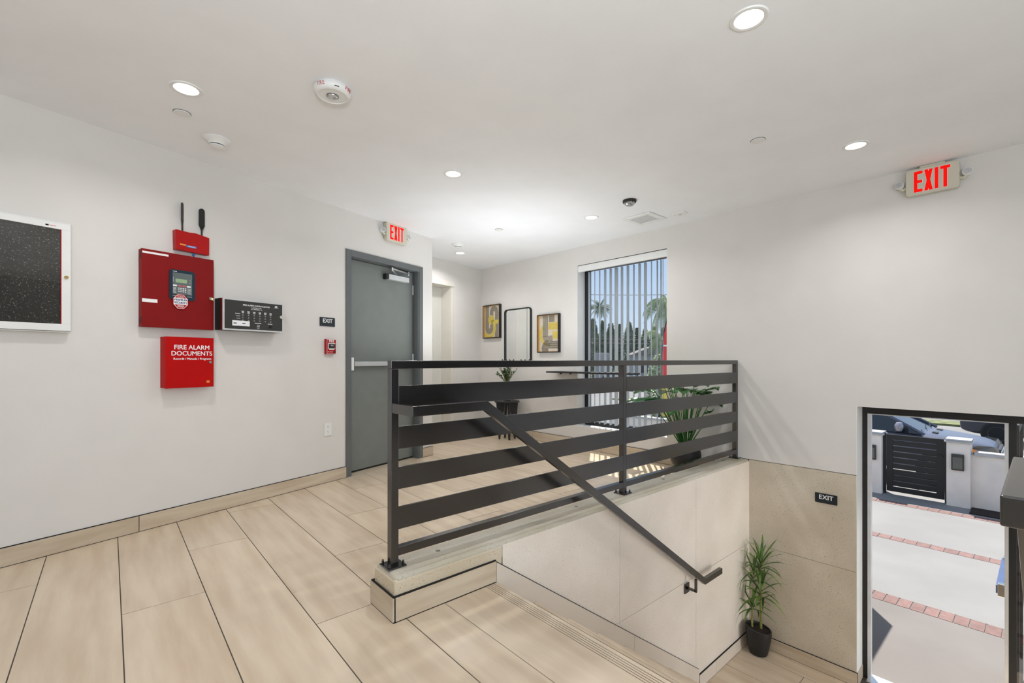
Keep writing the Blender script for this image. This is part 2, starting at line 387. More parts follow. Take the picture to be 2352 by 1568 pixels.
for i in range(0, 28):
    xa = X0 + PITCH * i; xb = xa + PITCH
    off = {0: 3.36, 1: 4.007, 2: 2.712}[(i - 13) % 3]
    y = off - 1.943 * 5
    while y < 6.4:
        ya, yb = y + GW / 2, y + 1.943 - GW / 2; y += 1.943
        x0, x1 = xa + GW / 2, xb - GW / 2
        if x1 < -4.1 or x0 > 4.62: continue
        ya2 = max(ya, -3.38)
        if ya2 >= yb: continue
        segs = []
        # stairwell / stair wall cut-outs
        def region(x0, x1, ya, yb):
            if x1 <= x0 + .004 or yb <= ya + .004: return
            segs.append([(x0, ya), (x1, ya), (x1, yb), (x0, yb)])
        lo, hi = ya2, yb
        # left of the stair wall end
        if x1 <= .928: region(x0, x1, lo, hi)
        elif x0 < .928:
            yn0, yn1 = CW0 - .017, CW1 + .013
            if hi <= yn0 or lo >= yn1: region(x0, x1, lo, hi)
            else:
                P_ = [(x0, lo)]
                P_ += [(x1, lo), (x1, yn0), (.926, yn0)] if lo < yn0 else [(.926, lo)]
                P_ += [(.926, yn1), (x1, yn1), (x1, hi)] if hi > yn1 else [(.926, hi)]
                P_ += [(x0, hi)]; segs.append(P_)
        else:
            xx = x0
            if hi > CW1 + .012: region(xx, x1, max(lo, CW1 + .013), hi)          # lobby side
            xs = min(x1, 1.1865)
            if lo < 1.848: region(xx, xs, max(lo, .0), min(hi, 1.848))            # landing side
            if lo < -.17: region(xx, x1, lo, min(hi, -.18))
        for sgm in segs:
            cx = sum(p[0] for p in sgm) / 4
            if sgm[0][0] < xcorner:
                left = clip(sgm, 1, 0, xcorner)
                put_tile(floor_ok(left), 0, parent=fl)
            if max(p[0] for p in sgm) > xcorner: 
                right = clip(sgm, -1, 0, -xcorner)
                if len(right) > 2: put_tile(floor_ok_far(right), 0, parent=fl)
            # strip behind the corner of the left wall
g = G(); g.prism([(-4.2, -3.4), (.93, -3.4), (.93, 3.76), (2.94, 4.84), (2.60, 5.52), (-4.2, 5.52)][:4] + [(-4.2, 2.6)], -.16, -.002)
g.box(.93, 4.66, 2.07, 4.0, -.16, -.002); g.prism([(.93, 4.0), (4.60, 4.0), (4.56, 5.99), (2.7, 5.52), (2.94, 4.84), (.93, 4.2)], -.16, -.0022)
g.box(.93, 1.4985, 0, 1.865, -.16, -.002); g.box(.93, 4.64, -3.4, -.17, -.16, -.002)
g.build('grout', M['grout'], fl)

# ---- lower lobby floor
fl2 = empty('floor_lower', kind='structure')
for i in range(0, 5):
    xa = 3.45 + .33 * i - .0; xb = xa + .33
    y = {0: -.6, 1: .66, 2: 1.325}[(i + 1) % 3] - 1.943 * 3
    while y < 1.86:
        ya, yb = max(y, -3.38) + GW / 2, min(y + 1.943, 1.856) - GW / 2; y += 1.943
        if yb <= ya: continue
        p = [(xa + GW / 2, ya), (xb - GW / 2, ya), (xb - GW / 2, yb), (xa + GW / 2, yb)]
        p = clip(p, -W2n.x, -W2n.y, -(W2n.x * W2o.x + W2n.y * W2o.y) - .010)
        put_tile(p, LZ, parent=fl2)
G().box(3.3, 4.92, -3.4, 1.87, LZ - .15, LZ - .002).build('grout', M['grout'], fl2)

# ---- skirting tiles
def skirt(name, pieces, T, z=0, h=.104, th=.011, mt='tile_x', face=0):
    root = empty(name, kind='structure'); jt = G()
    for a, b in pieces:
        g = G(); g.box(a + .002, b - .002, -th, 0, z + .003, z + h, T=T); g.build('tile', M[mt], root)
        jt.box(a, b, -th * .75, 0, z, z + h - .003, T=T)
    jt.box(pieces[0][0], pieces[-1][1], -.006, 0, z + h, z + h + .0045, T=T)
    jt.build('caulk_line', M['caulk'], root); return root
skirt('baseboard_left', [(-4.2, -3.1), (-3.1, -1.9), (-1.9, -.6), (-.6, .628), (.628, 2.295)], T1)
skirt('baseboard_corner', [(3.376, 3.560)], T1)
skirt('baseboard_back', [(-1.9, EL), (ER, -.01)], TE)
skirt('baseboard_right', [(-5.89, -4.7), (-4.7, -3.5), (-3.5, -2.085)], T2, h=.122)
skirt('baseboard_lower', [(-1.752, -DS1 + .011)], T2, z=LZ, h=.11)
g = G()
bb = empty('baseboard_reveal', kind='structure')
g = G(); g.box(-DS1, -DS1 + .011, 0, .17, LZ + .002, LZ + .11, T=T2); g.build('tile', M['tile_x'], bb)
# ---- concrete stair wall with skirting tiles
ws = empty('wall_stair', kind='structure')
G().box(.947, 4.638, CW0 + .006, CW1 - .004, LZ, .15).build('core', M['caulk'], ws)
g = G(); g.box(.945, 4.641, CW0, CW1, .10, .19); g.build('coping', M['conc_top'], ws, bevel=.022, seg=4)
# panels of the face (joints recessed)
xs = [.945, 1.5535, 2.571, 3.60, 4.640]
g = G(); g.box(.940, 1.552, CW0 - .002, CW1 + .001, .02, .172); o = g.build('panel', M['curb'], ws, bevel=.010, seg=3)
for a, b in zip(xs[1:], xs[2:]):
    for z0, z1 in ((-.609, .172), (LZ, -.612)):
        g = G(); g.box(a + .0015, b - .0015, CW0 - .002, CW0 + .02, z0, z1); g.build('panel', M['conc'], ws)
for a, b in zip(xs[1:], xs[2:]):
    g = G(); g.box(a + .001, b - .001, CW1 - .02, CW1 + .001, 0, .172); g.build('panel', M['conc'], ws)
for x, y in ((1.236, 1.985), (2.285, 1.995), (3.334, 2.0), (4.38, 2.0)):
    g = G(); g.lathe([(.0, .0006), (.012, .0006), (.013, .001), (.028, .001), (.0285, 0)], None, Matrix.Translation((x, y, .19)), 20); g.build('plug', M['conc_top'], ws)
    G().lathe([(.0, .0018), (.012, .0018), (.0125, 0)], None, Matrix.Translation((x, y, .19)), 16).build('plug_core', M['pl'], ws)
# tile skirt round the curb end
sk = empty('baseboard_curb', kind='structure')
H0 = .106
G().box(.926, .937, CW0 - .012, CW1 + .010, .003, H0).build('tile', M['tile_x'], sk)
G().box(.939, 1.500, CW0 - .015, CW0 - .003, .003, H0).build('tile', M['tile_x'], sk)
for a, b in ((.939, 2.1), (2.103, 3.3), (3.303, 4.62)):
    G().box(a, b, CW1 + .001, CW1 + .012, .003, H0).build('tile', M['tile_x'], sk)
g = G(); g.box(.929, .936, CW0 - .010, CW1 + .008, 0, H0 + .005); g.box(.934, 1.503, CW0 - .012, CW0 - .002, 0, H0 + .005); g.box(.934, 4.62, CW1, CW1 + .009, 0, H0 + .004)
g.build('caulk_line', M['caulk'], sk)

# ---- staircase
st = empty('staircase', (1.5, .93, 0), label='tiled staircase going down beside the concrete stair wall to the street door', cat='stairs')
RUN, RISE = .277, .193125
def sbox(name, m, b, bevel=0): return G().box(b[0] - 1.5, b[1] - 1.5, b[2] - .93, b[3] - .93, b[4], b[5]).build(name, m, st, bevel=bevel)
YA, YB = .032, 1.846
M['tile_y'] = M['tile']
for k in range(0, 8):
    xn = 1.5 + RUN * k; zt = -RISE * k; back = xn - (RUN if k else .3135)
    # tread in two pieces lengthwise with grooved nosing strip
    g = G(); grooves = [xn - .018 - .0125 * j for j in range(5)]
    edges = [xn] + [v for gx in grooves for v in (gx, gx - .0035)] + [back + .003]
    for j in range(0, len(edges), 2):
        g.box(edges[j + 1] - 1.5, edges[j] - 1.5, YA - .93, YB - .93, zt - .012, zt)
    g.build('tread', M['tile_y'], st)
    sbox('tread_bed', M['grout'], (back, xn - .003, YA, YB, zt - .05, zt - .0022))
    sbox('riser', M['tile_x'], (xn - .014, xn - .004, YA, YB, zt - RISE + .002, zt - .0125))
g = G(); pr = [(1.5 - 1.5, -.17)]
G().prism([(0, 0), (1, 0), (1, 1)], 0, 0)
# solid carriage under the treads
for k in range(0, 8):
    xn = 1.5 + RUN * k; zt = -RISE * k
    sbox('step_core', M['grout'], (xn - (.04 if k == 0 else RUN), xn - .015, YA, YB, LZ, zt - .05))
# sloped skirt tiles along the stair wall
def zsk(x): return .101 - .697 * (x - 1.503)
def skirt_piece(xa, xb):
    top = [(xa, zsk(xa)), (xb, zsk(xb))]
    low = lambda x: zsk(x) - .43
    poly = [(xa - 1.5, max(low(xa), LZ)), (xb - 1.5, max(low(xb), LZ)), (xb - 1.5, zsk(xb)), (xa - 1.5, zsk(xa))]
    g = G(); g.wprism(poly, CW0 - .014 - .93, CW0 - .0025 - .93); return g.build('skirt_tile', M['tile_s'], st)
for a, b in ((1.5035, 2.72), (2.723, 3.63)): skirt_piece(a, b)
g = G(); g.wprism([(.003, zsk(1.503)), (2.13, zsk(3.63)), (2.13, zsk(3.63) + .005), (.003, zsk(1.503) + .005)], CW0 - .012 - .93, CW0 - .93); g.build('caulk_line', M['caulk'], st)
# lower skirting on the stair wall
sl = empty('baseboard_stair', kind='structure')
for a, b in ((3.64, 3.93), (3.934, 4.618)):
    G().box(a, b, CW0 - .014, CW0 - .0025, LZ + .003, LZ + .11).build('tile', M['tile_s'], sl)
G().box(3.64, 4.618, CW0 - .011, CW0 - .002, LZ, LZ + .115).build('caulk_line', M['caulk'], sl)

# near curb of the stairwell (mostly under the camera)
wn = empty('wall_stair_near', kind='structure')
G().box(.95, 3.35, -.17, .028, LZ, .19).build('panel', M['conc'], wn, bevel=.012, seg=2)
G().box(3.353, 4.64, -.17, .028, -.30, .19).build('panel', M['conc'], wn, bevel=.012, seg=2)

# ------------------------------------------------------------------ guard railings
def guard(name, yc, sgn, label, zh=.92, hh=.045, hw=.03, yh=None, label_hr=None, xe=.99):
    PS = .038; fy = yc - sgn * PS / 2                  # sgn=+1: stair side is -y
    root = empty(name, (.991, yc, .19), label=label, cat='railing')
    def rb(nm, x0, x1, y0, y1, z0, z1, bevel=.0015):
        return G().box(x0 - .991, x1 - .991, y0 - yc, y1 - yc, z0 - .19, z1 - .19).build(nm, M['black'], root, bevel=bevel)
    XP = (.991, 2.768, 4.592)
    for i, xp in enumerate(XP):
        p = rb('post', xp - PS / 2, xp + PS / 2, yc - PS / 2, yc + PS / 2, .195, 1.099, .002)
    for i, xp in enumerate(XP):
        bw = .046
        pl = rb('base_plate', xp - bw, min(xp + bw, 4.636), yc - bw, yc + bw, .1905, .198)
        for dx in (-1, 1):
            for dy in (-1, 1):
                bx = xp + dx * .034 - .991
                if xp + dx * .034 > 4.62: continue
                g = G(); g.cyl((bx, dy * .034, .008), (bx, dy * .034, .020), .0065, n=6); g.cyl((bx, dy * .034, .02), (bx, dy * .034, .027), .004, n=8)
                g.build('bolt', M['black'], root)
    rb('top_rail', XP[0] - PS / 2, XP[2] + PS / 2, yc - PS / 2, yc + PS / 2, 1.0995, 1.1375, .0025)
    for j, (xa, xb) in enumerate(((XP[0] + PS / 2, XP[1] - PS / 2), (XP[1] + PS / 2, XP[2] - PS / 2))):
        rb('bottom_rail', xa, xb, yc - PS / 2, yc + PS / 2, .236, .274)
        for zt in (1.021, .833, .647, .462):
            rb('slat', xa, xb, fy, fy + sgn * .0095, zt - .104, zt, .001)
    yh = yh if yh is not None else yc - sgn * .198
    P = [(xe, fy, zh), (xe, yh, zh), (xe + .384, yh, zh), (3.571, yh, -.617 + zh - .92), (3.86, yh, -.617 + zh - .92)]
    P = [Vector(p) - Vector((xe, yh, zh)) for p in P]
    hr = G().rectsweep(P, hw, hh).build('handrail', M['black'], root, bevel=.002, loc=Vector((xe, yh, zh)) - Vector((.991, yc, .19)))
    if label_hr: hr['label'] = label_hr
    return root, hr, yh
gr, hr, yh = guard('guard_railing', 1.98, 1, 'black metal guard railing with wide flat slats on the concrete stair wall',
      label_hr='black rectangular handrail sloping down the stairs, bracketed to the pale concrete wall')
# bracket on the wall
def hloc(x, y, z): return (x - .99, y - yh, z - .92)
bx = 3.44
g = G(); a = hloc(bx - .035, CW0 - .012, -.66); g.box(a[0], a[0] + .07, a[1], a[1] + .009, a[2] - .035, a[2] + .04); g.build('bracket_plate', M['black'], hr, bevel=.001)
g = G(); z0 = -.655
g.box(bx - .008 - .99, bx + .008 - .99, 0, CW0 - .012 - yh, z0 - .92 - .008, z0 - .92 + .008)
g.box(bx - .008 - .99, bx + .008 - .99, -.008, .008, z0 - .92 - .008, -.617 + .095 - .92 - .04); g.build('bracket_arm', M['black'], hr)
hn = empty('handrail', (.985, .0285, .923), label='black handrail end close to the camera at the right frame edge', cat='handrail')
G().rectsweep([(0, -.030, 0), (0, 0, 0), (.384, 0, 0), (2.586, 0, -1.537), (2.87, 0, -1.537)], .030, .045).build('rail', M['black'], hn, bevel=.003)
G().box(-.016, .022, -.064, -.017, -.73, -.024).build('post', M['black'], hn, bevel=.002)
G().box(-.045, .05, -.085, -.010, -.7295, -.722).build('base_plate', M['black'], hn)

# ------------------------------------------------------------------ grey exit door in the left wall
dr = empty('door_1', on1(2.836), A1, kind='structure')
G().box(-.53, .53, -.010, .19, -.05, 0).build('threshold', M['tile_x'], dr)
hw_ = .544; FO0, FO1 = -hw_, hw_; FI0, FI1 = -.481, .484; FH = 2.222; FI = 2.160
g = G(); dep = .10
for a, b in ((FO0, FI0), (FI1, FO1)): g.box(a, b, -.012, .19, .0, FH)
g.box(FI0, FI1, -.012, .19, FI, FH)
g.build('frame', M['framegrey'], dr, bevel=.002)
g = G(); g.box(FI0, FI0 + .016, .14, .19, 0, FI); g.box(FI1 - .016, FI1, .0, .05, 0, FI); g.box(FI1 - .014, FI1, .13, .16, 0, FI); g.box(FI0, FI1, .145, .19, FI - .016, FI)
g.build('stop', M['framegrey'], dr)
leaf = G().box(FI0 + .003, FI1 - .003, .095, .138, .018, FI - .004).build('door_leaf', M['doorgrey'], dr, bevel=.001)
G().box(FI0 + .003, FI1 - .003, .098, .136, .001, .017).build('door_sweep', M['caulk'], dr)
# panic bar
pb = G().box(-.478, .36, .036, .062, 1.078, 1.124).build('panic_bar', M['alu'], dr, bevel=.003)
G().box(-.477, -.425, .018, .094, 1.035, 1.165).build('latch_case', M['white'], dr, bevel=.004)
G().box(-.424, -.405, .034, .094, 1.080, 1.122).build('bar_bracket', M['framegrey'], dr)
G().box(.362, .42, .030, .094, 1.06, 1.142).build('bar_bracket', M['framegrey'], dr, bevel=.004)
# closer
G().box(.06, .365, .035, .094, 2.02, 2.075).build('closer_body', M['silver'], dr, bevel=.003)
G().box(.022, .059, .040, .094, 2.018, 2.077).build('closer_end_cap', M['blackm'], dr, bevel=.004)
g = G(); g.rectsweep([(.05, -.02, 2.123), (.40, .08, 2.130)], .02, .012); g.rectsweep([(.05, -.02, 2.112), (.20, .07, 2.085)], .014, .010)
g.cyl((.05, -.02, 2.10), (.05, -.02, 2.135), .011); g.cyl((.40, .08, 2.11), (.40, .08, 2.15), .012); g.build('closer_arm', M['alu'], dr)
for z in (.25, 1.1, 1.9): G().cyl((FI1 - .002, .09, z), (FI1 - .002, .09, z + .11), .007).build('hinge', M['alu'], dr)

# ------------------------------------------------------------------ lift doorway in the back wall
ev = empty('door_2', tuple(Eo + Ed * ER), AE, kind='structure')
G().box(EL - ER, 0, -.010, .298, -.05, 0).build('threshold', M['tile_x'], ev)
g = G(); W_ = EL - ER
g.box(W_ - .0, 0, -.012, .215, EH - .075, EH - .0); g.box(-.05, 0, -.0, .215, 0, EH - .075); g.box(W_, W_ + .05, -.0, .215, 0, EH - .075)
g.build('frame', M['cream'], ev, bevel=.003)
G().box(-.335, -.003 - .048, .205, .225, .01, EH - .078).build('panel', M['offwhite'], ev)
G().box(W_ + .05, -.345, .212, .232, .01, EH - .078).build('panel', M['offwhite'], ev)
G().box(-.3445, -.3355, .212, .23, .01, EH - .078).build('panel_gap', M['caulk'], ev)
G().box(-.0495, -.046, .200, .2055, 0, EH - .078).build('edge_seal', M['caulk'], ev)

# ------------------------------------------------------------------ window with vertical blinds
wi = empty('window_1', on2((WS0 + WS1) / 2), A2, kind='structure')
hwid = (WS1 - WS0) / 2
g = G(); fb = .062; y0, y1 = .15, .21
g.box(-hwid, -hwid + fb, y0, y1, WZ0, WZ1); g.box(hwid - fb, hwid, y0, y1, WZ0, WZ1); g.box(-hwid + fb, hwid - fb, y0, y1, WZ1 - .062, WZ1); g.box(-hwid + fb, hwid - fb, y0, y1, WZ0, WZ0 + .055)
g.build('frame', M['navyframe'], wi, bevel=.002)
G().box(-hwid + fb, hwid - fb, .178, .184, WZ0 + .055, WZ1 - .062).build('pane', M['glass'], wi)
G().box(-hwid, hwid, .0, .15, WZ0, WZ0 + .006).build('sill', M['white'], wi)
G().box(-hwid, -hwid + .003, 0, .15, WZ0, WZ1).build('reveal', M['white'], wi)
G().box(hwid - .003, hwid, 0, .15, WZ0, WZ1).build('reveal', M['white'], wi)
bl = empty('vertical_blind', on2((WS0 + WS1) / 2, WZ0), A2, label='grey vertical blind hanging half open in the tall window', cat='blind')
G().box(-hwid + .004, hwid - .004, .012, .045, WZ1 - .085 - WZ0, WZ1 - .006 - WZ0).build('valance', M['white'], bl, bevel=.002)
G().box(-hwid + .004, hwid - .004, .012, .10, WZ1 - .006 - WZ0, WZ1 - .001 - WZ0).build('valance_gap', M['caulk'], bl)
fx_, fy_ = .6558, .7549
slats = [(300, 5.4), (371, 2.0), (434, 3.2), (505, 5.4), (576, 5.7), (648, 8.4), (721, 5.9), (797, 6.2), (873, 4.1), (947, 6.2), (1022, 7.0), (1100, 2.9), (1175, 3.6), (1222, 2.7), (1249, 1.3)]
# slat positions along the window (metres from its centre) and their turn
SP = []
for u, wpx in slats:
    px = 1300 + u / 5.6; a = (px - 1176) / 1065; dx, dy = fx_ + fy_ * a, fy_ - fx_ * a
    P0 = W2o - W2n * .085
    t = ((P0.x) * W2n.x + (P0.y) * W2n.y) / (dx * W2n.x + dy * W2n.y)
    s = (dx * t - P0.x) * W2d.x + (dy * t - P0.y) * W2d.y
    view = math.atan2(dy, dx); ph = math.asin(min(.9, wpx * t / 1065 / math.sqrt(1 + a * a) / .082))
    SP.append((-(s - (WS0 + WS1) / 2), view - ph - A2))
sg = []
for lx, ang in SP:
    g = G(); n = 4
    T = Matrix.Translation((lx, .085, 0)) @ Matrix.Rotation(ang, 4, 'Z')
    w2 = .041; pts = [(-w2 + 2 * w2 * i / n, .004 * (1 - (2 * i / n - 1) ** 2)) for i in range(n + 1)]
    poly = pts + [(x, y + .0012) for x, y in reversed(pts)]
    for i in range(n):
        g.add([(pts[i][0], pts[i][1], .05), (pts[i + 1][0], pts[i + 1][1], .05), (pts[i + 1][0], pts[i + 1][1], WZ1 - .09 - WZ0), (pts[i][0], pts[i][1], WZ1 - .09 - WZ0)], [(0, 1, 2, 3)], None, T)
    g.build('slat', M['blind'], bl, smooth=True)

# ------------------------------------------------------------------ street door frame, sidelight and open leaf
d3 = empty('door_3', on2(.5, LZ), A2, kind='structure')
lx = lambda s: -(s - .5)
g = G(); a, b = .185, .235
g.box(lx(DS1), lx(DS1 - .040), a, b, 0, .765 - LZ); g.box(lx(DS1 - .04), lx(DS0), a, b, .690 - LZ, .765 - LZ); 
for q in (.07, -1.0, -2.0): g.box(lx(q), lx(q - .04), a, b, 0, .69 - LZ)
g.build('frame', M['blackm'], d3, bevel=.002)
g = G(); g.box(lx(DS1 - .040), lx(DS1 - .062), a - .003, b, 0, .69 - LZ); g.box(lx(DS1 - .062), lx(.09), a - .003, b, .683 - LZ, .69 - LZ); g.box(lx(.09), lx(.07), a - .003, b, 0, .69 - LZ)
g.build('stop', M['silver'], d3)
G().box(lx(DS1 - .04), lx(DS0), .12, .26, 0, .012).build('threshold', M['alu'], d3, bevel=.002)
G().box(lx(.03), lx(DS0), .205, .211, .05, .69 - LZ).build('pane', M['glass'], d3)
# open leaf, swung outwards, running away along +x
lf = G(); X_, Y_ = 4.93, .165
def wb(g, x0, x1, y0, y1, z0, z1):                   # world box into door_3 local
    Ti = (Matrix.Translation(Vector(on2(.5, LZ))) @ Matrix.Rotation(A2, 4, 'Z')).inverted()
    g.box(x0, x1, y0, y1, z0, z1, T=Ti)
wb(lf, 4.93, 4.99, .125, .165, LZ + .02, .67); wb(lf, 5.77, 5.83, .125, .165, LZ + .02, .67); wb(lf, 4.99, 5.77, .125, .165, .61, .67); wb(lf, 4.99, 5.77, .125, .165, LZ + .02, LZ + .20)
lf.build('leaf_frame', M['blackm'], d3)
g = G(); wb(g, 4.99, 5.77, .142, .148, LZ + .2, .61); g.build('leaf_pane', M['glass'], d3)
g = G(); wb(g, 5.0, 5.72, .205, .245, -.60, -.535); g.build('panic_bar', mat('sky_tinted_steel', lin(128, 140, 176), .25, .8), d3, bevel=.004)  # blue of the reflected sky is put into the bar's colour
g = G(); wb(g, 4.985, 5.03, .166, .235, -.615, -.52); g.build('bar_bracket', M['chrome'], d3, bevel=.004)
g = G(); wb(g, 5.68, 5.74, .166, .235, -.615, -.52); g.build('bar_bracket', M['chrome'], d3, bevel=.004)

# ------------------------------------------------------------------ things on the left wall
def wthing(name, s, z, label, cat, group=None): return empty(name, on1(s, z, .001), A1, label, cat, group)
# display case
t = wthing('display_case', .282, 1.303, 'white framed glass display case with dark speckled lining at the left frame edge', 'display case')
Wc, Hc = 1.0, .645
G().box(-Wc, 0, -.040, 0, 0, Hc).build('case_body', M['alu'] if 0 else M['white'], t, bevel=.004)
g = G(); m0, m1 = .006, .046
for a_, b_, c_, d_ in ((-Wc + m0, -m0, Hc - .044, Hc - .008), (-Wc + m0, -m0, .008, .048), (-Wc + m0, -Wc + m1, .048, Hc - .044), (-m1, -m0, .048, Hc - .044)):
    g.box(a_, b_, -.052, -.041, c_, d_)
dfr = g.build('door_frame', M['white'], t, bevel=.0015)
g = G(); g.box(-Wc + m0 - .002, -m0 + .002, -.0425, -.0405, .006, Hc - .006); g.build('door_gap', M['caulk'], t)
G().box(-Wc + m1, -m1, -.0445, -.043, .048, Hc - .044).build('lining', M['felt'], t)
G().box(-Wc + m1, -m1, -.049, -.047, .048, Hc - .044).build('glass', M['glass'], t)
g = G(); g.box(-m1 - .003, -m1, -.0525, -.046, .048, Hc - .044); g.build('red_seal', M['red_print'], t)
G().cyl((-.026, -.052, .325), (-.026, -.060, .325), .0095, n=16).build('lock', M['brass'], t)
g = G(); g.box(-.115, -.101, -.0526, -.052, .612, .620, M['caulk']); wall_text('', M['red_print'], None, 'DISPLAY', -.098, .616, -.0526, .008, align='LEFT', g=g); g.build('maker_mark', M['red_print'], dfr)

# main fire alarm panel
t = wthing('fire_alarm_panel', .848, 1.362, 'large dark red fire alarm control panel with keypad and white octagonal sticker', 'fire alarm panel')
PW, PH = .4465, .514
G().box(-PW / 2 + .004, PW / 2 - .004, -.042, 0, 0, PH).build('cabinet', M['dred'], t)
dv = G().box(-PW / 2, PW / 2, -.052, -.0425, -.002, PH + .002).build('door', M['dred'], t, bevel=.002)
bz = G(); bz.wprism([(-.065, .205), (-.045, .197), (.075, .197), (.095, .205), (.095, .395), (.075, .405), (-.045, .405), (-.065, .395)], -.0575, -.0525); bzo = bz.build('bezel', M['teal'], t)
g = G(); g.box(-.045, .075, -.0585, -.0577, .235, .385); g.build('keypad', M['kp'], bzo)
g = G(); g.box(-.028, .043, -.0592, -.0587, .317, .343); g.build('screen', M['lcd'], bzo)
for i, (xa, m_n) in enumerate(((-.044, 'whitep'), (-.012, 'pink'), (.015, 'pink'), (.042, 'whitep'))):
    G().box(xa, xa + (.024 if m_n == 'whitep' else .020), -.0600, -.0587, .290, .300).build('key', M[m_n], bzo)
for r_ in range(3):
    for c_ in range(4):
        G().box(-.012 + c_ * .0135, -.004 + c_ * .0135, -.0598, -.0587, .276 - r_ * .0115, .2815 - r_ * .0115).build('key', M['whitep'], bzo)
g = G()
for i in range(5): g.box(-.043, -.024 - .003 * (i % 2), -.0591, -.0587, .280 - i * .0085, .2825 - i * .0085)
for i in range(5): g.box(.046, .068 - .002 * (i % 2), -.0591, -.0587, .279 - i * .0085, .281 - i * .0085)
for i in range(3): g.box(-.0435, -.0405, -.0591, -.0587, .323 + i * .011, .327 + i * .011); g.box(.060, .063, -.0591, -.0587, .318 + i * .011, .321 + i * .011)
g.box(-.045, -.020, -.0580, -.0576, .224, .2265); g.box(.045, .075, -.0580, -.0576, .2235, .226); g.box(-.044, -.020, -.0580, -.0576, .391, .3945)
g.build('keypad_print', M['whitep'], bzo)['kind'] = 'stuff'
ox, oz, orr = .0025, .185, .050
octp = lambda r: [(ox + r * math.cos(R(22.5 + 45 * i)), oz + r * math.sin(R(22.5 + 45 * i)) * 1.12) for i in range(8)]
ocs = G(); ocs.wprism(octp(orr), -.0600, -.0577, M['red_print']); ocs.wprism(octp(orr * .94), -.0604, -.0601, M['whitep'])
ocs.wprism(octp(orr * .885), -.0607, -.0605, M['red2']); ocs.wprism([(ox - .043, oz - .021), (ox + .043, oz - .021), (ox + .043, oz + .025), (ox - .043, oz + .025)], -.0611, -.0608, M['whitep'])
oc = ocs.build('sticker', M['whitep'], t)
g = G(); wall_text('', M['navy'], None, 'PREMIUM', ox, oz + .0115, -.0614, .019, .03, g=g); wall_text('', M['navy'], None, 'SECURITY', ox, oz - .0085, -.0614, .019, .03, .95, g=g)
wall_text('', M['whitep'], None, 'Fire System', ox, oz + .038, -.0614, .008, g=g); wall_text('', M['whitep'], None, 'Monitored by', ox, oz + .030, -.0614, .008, g=g)
g.box(ox - .020, ox + .020, -.0612, -.0610, oz - .028, oz - .026, M['whitep']); g.box(ox - .022, ox + .022, -.0612, -.0610, oz - .033, oz - .031, M['whitep']); g.box(ox - .018, ox + .018, -.0612, -.0610, oz - .039, oz - .036, M['whitep'])
g.build('sticker_print', M['navy'], oc)
G().box(-.218, -.068, -.0530, -.0522, .487, .500).build('label_strip', M['whitep'], t)
G().box(-.219, -.133, -.0530, -.0522, .163, .186).build('label_strip', M['whitep'], t)
G().cyl((.196, -.052, .228), (.196, -.066, .228), .011, n=16).build('lock', M['chrome'], t)
G().box(.2055, .2085, -.078, -.060, .210, .233).build('key_in_lock', M['brass'], t)
for z in (.02, .45): G().box(-PW / 2 - .003, -PW / 2 + .003, -.048, -.036, z, z + .045).build('hinge', M['blackm'], t)

# radio unit with two aerials
t = wthing('radio_transmitter', .935, 1.912, 'small bright red transmitter box with two black aerials above the alarm panel', 'transmitter')
g = G(); g.wprism([(-.108, 0), (.108, -.004), (.110, .125), (.02, .140), (-.02, .136), (-.106, .140), (-.111, .135)], -.045, 0); g.build('housing', M['red2'], t, bevel=.004)
G().box(-.083, -.045, -.0462, -.0455, .035, .046).build('label_strip', M['orange'], t)
G().box(-.043, .022, -.0462, -.0455, .028, .042).build('label_strip', M['blue'], t)
g = G(); wall_text('', M['whitep'], None, 'WIRELESS', -.010, .035, -.0466, .010, g=g); g.build('label_print', M['whitep'], t)
g = G()
for i in range(3): g.tube([(.0 + i * .012, -.02, .002), (.004 + i * .01, -.024, -.010), (.018 - i * .006, -.02, -.018), (.02, -.012, -.028)], .0028, n=6)
g.build('blue_wires', M['blue'], t)
def aerial(px_, rot, zb):
    T = Matrix.Translation((px_, -.022, zb)) @ Matrix.Rotation(rot, 4, 'Z'); g = G()
    g.tube([T @ Vector((0, 0, 0)), T @ Vector((0, 0, .055))], .006, n=8)
    pts = rrect(-.019, .019, .065, .205, .0185); pts = [(x, z) for x, z in pts] ; pts += []
    n0 = len(g.v); n = len(pts)
    g.add([(x, -.0045, z) for x, z in pts] + [(x, .0045, z) for x, z in pts], [tuple(range(n)), tuple(range(n, 2 * n))[::-1]] + [((i + 1) % n, i, n + i, n + (i + 1) % n) for i in range(n)], None, T)
    g.add([(-.006, -.0045, .05), (.006, -.0045, .05), (.014, -.0045, .075), (-.014, -.0045, .075), (-.006, .0045, .05), (.006, .0045, .05), (.014, .0045, .075), (-.014, .0045, .075)], [(0, 1, 2, 3), (7, 6, 5, 4), (0, 4, 5, 1), (1, 5, 6, 2), (2, 6, 7, 3), (3, 7, 4, 0)], None, T)
    g.build('aerial', M['blackm'], t)
aerial(-.058, R(56), .136); aerial(.068, R(5), .128)

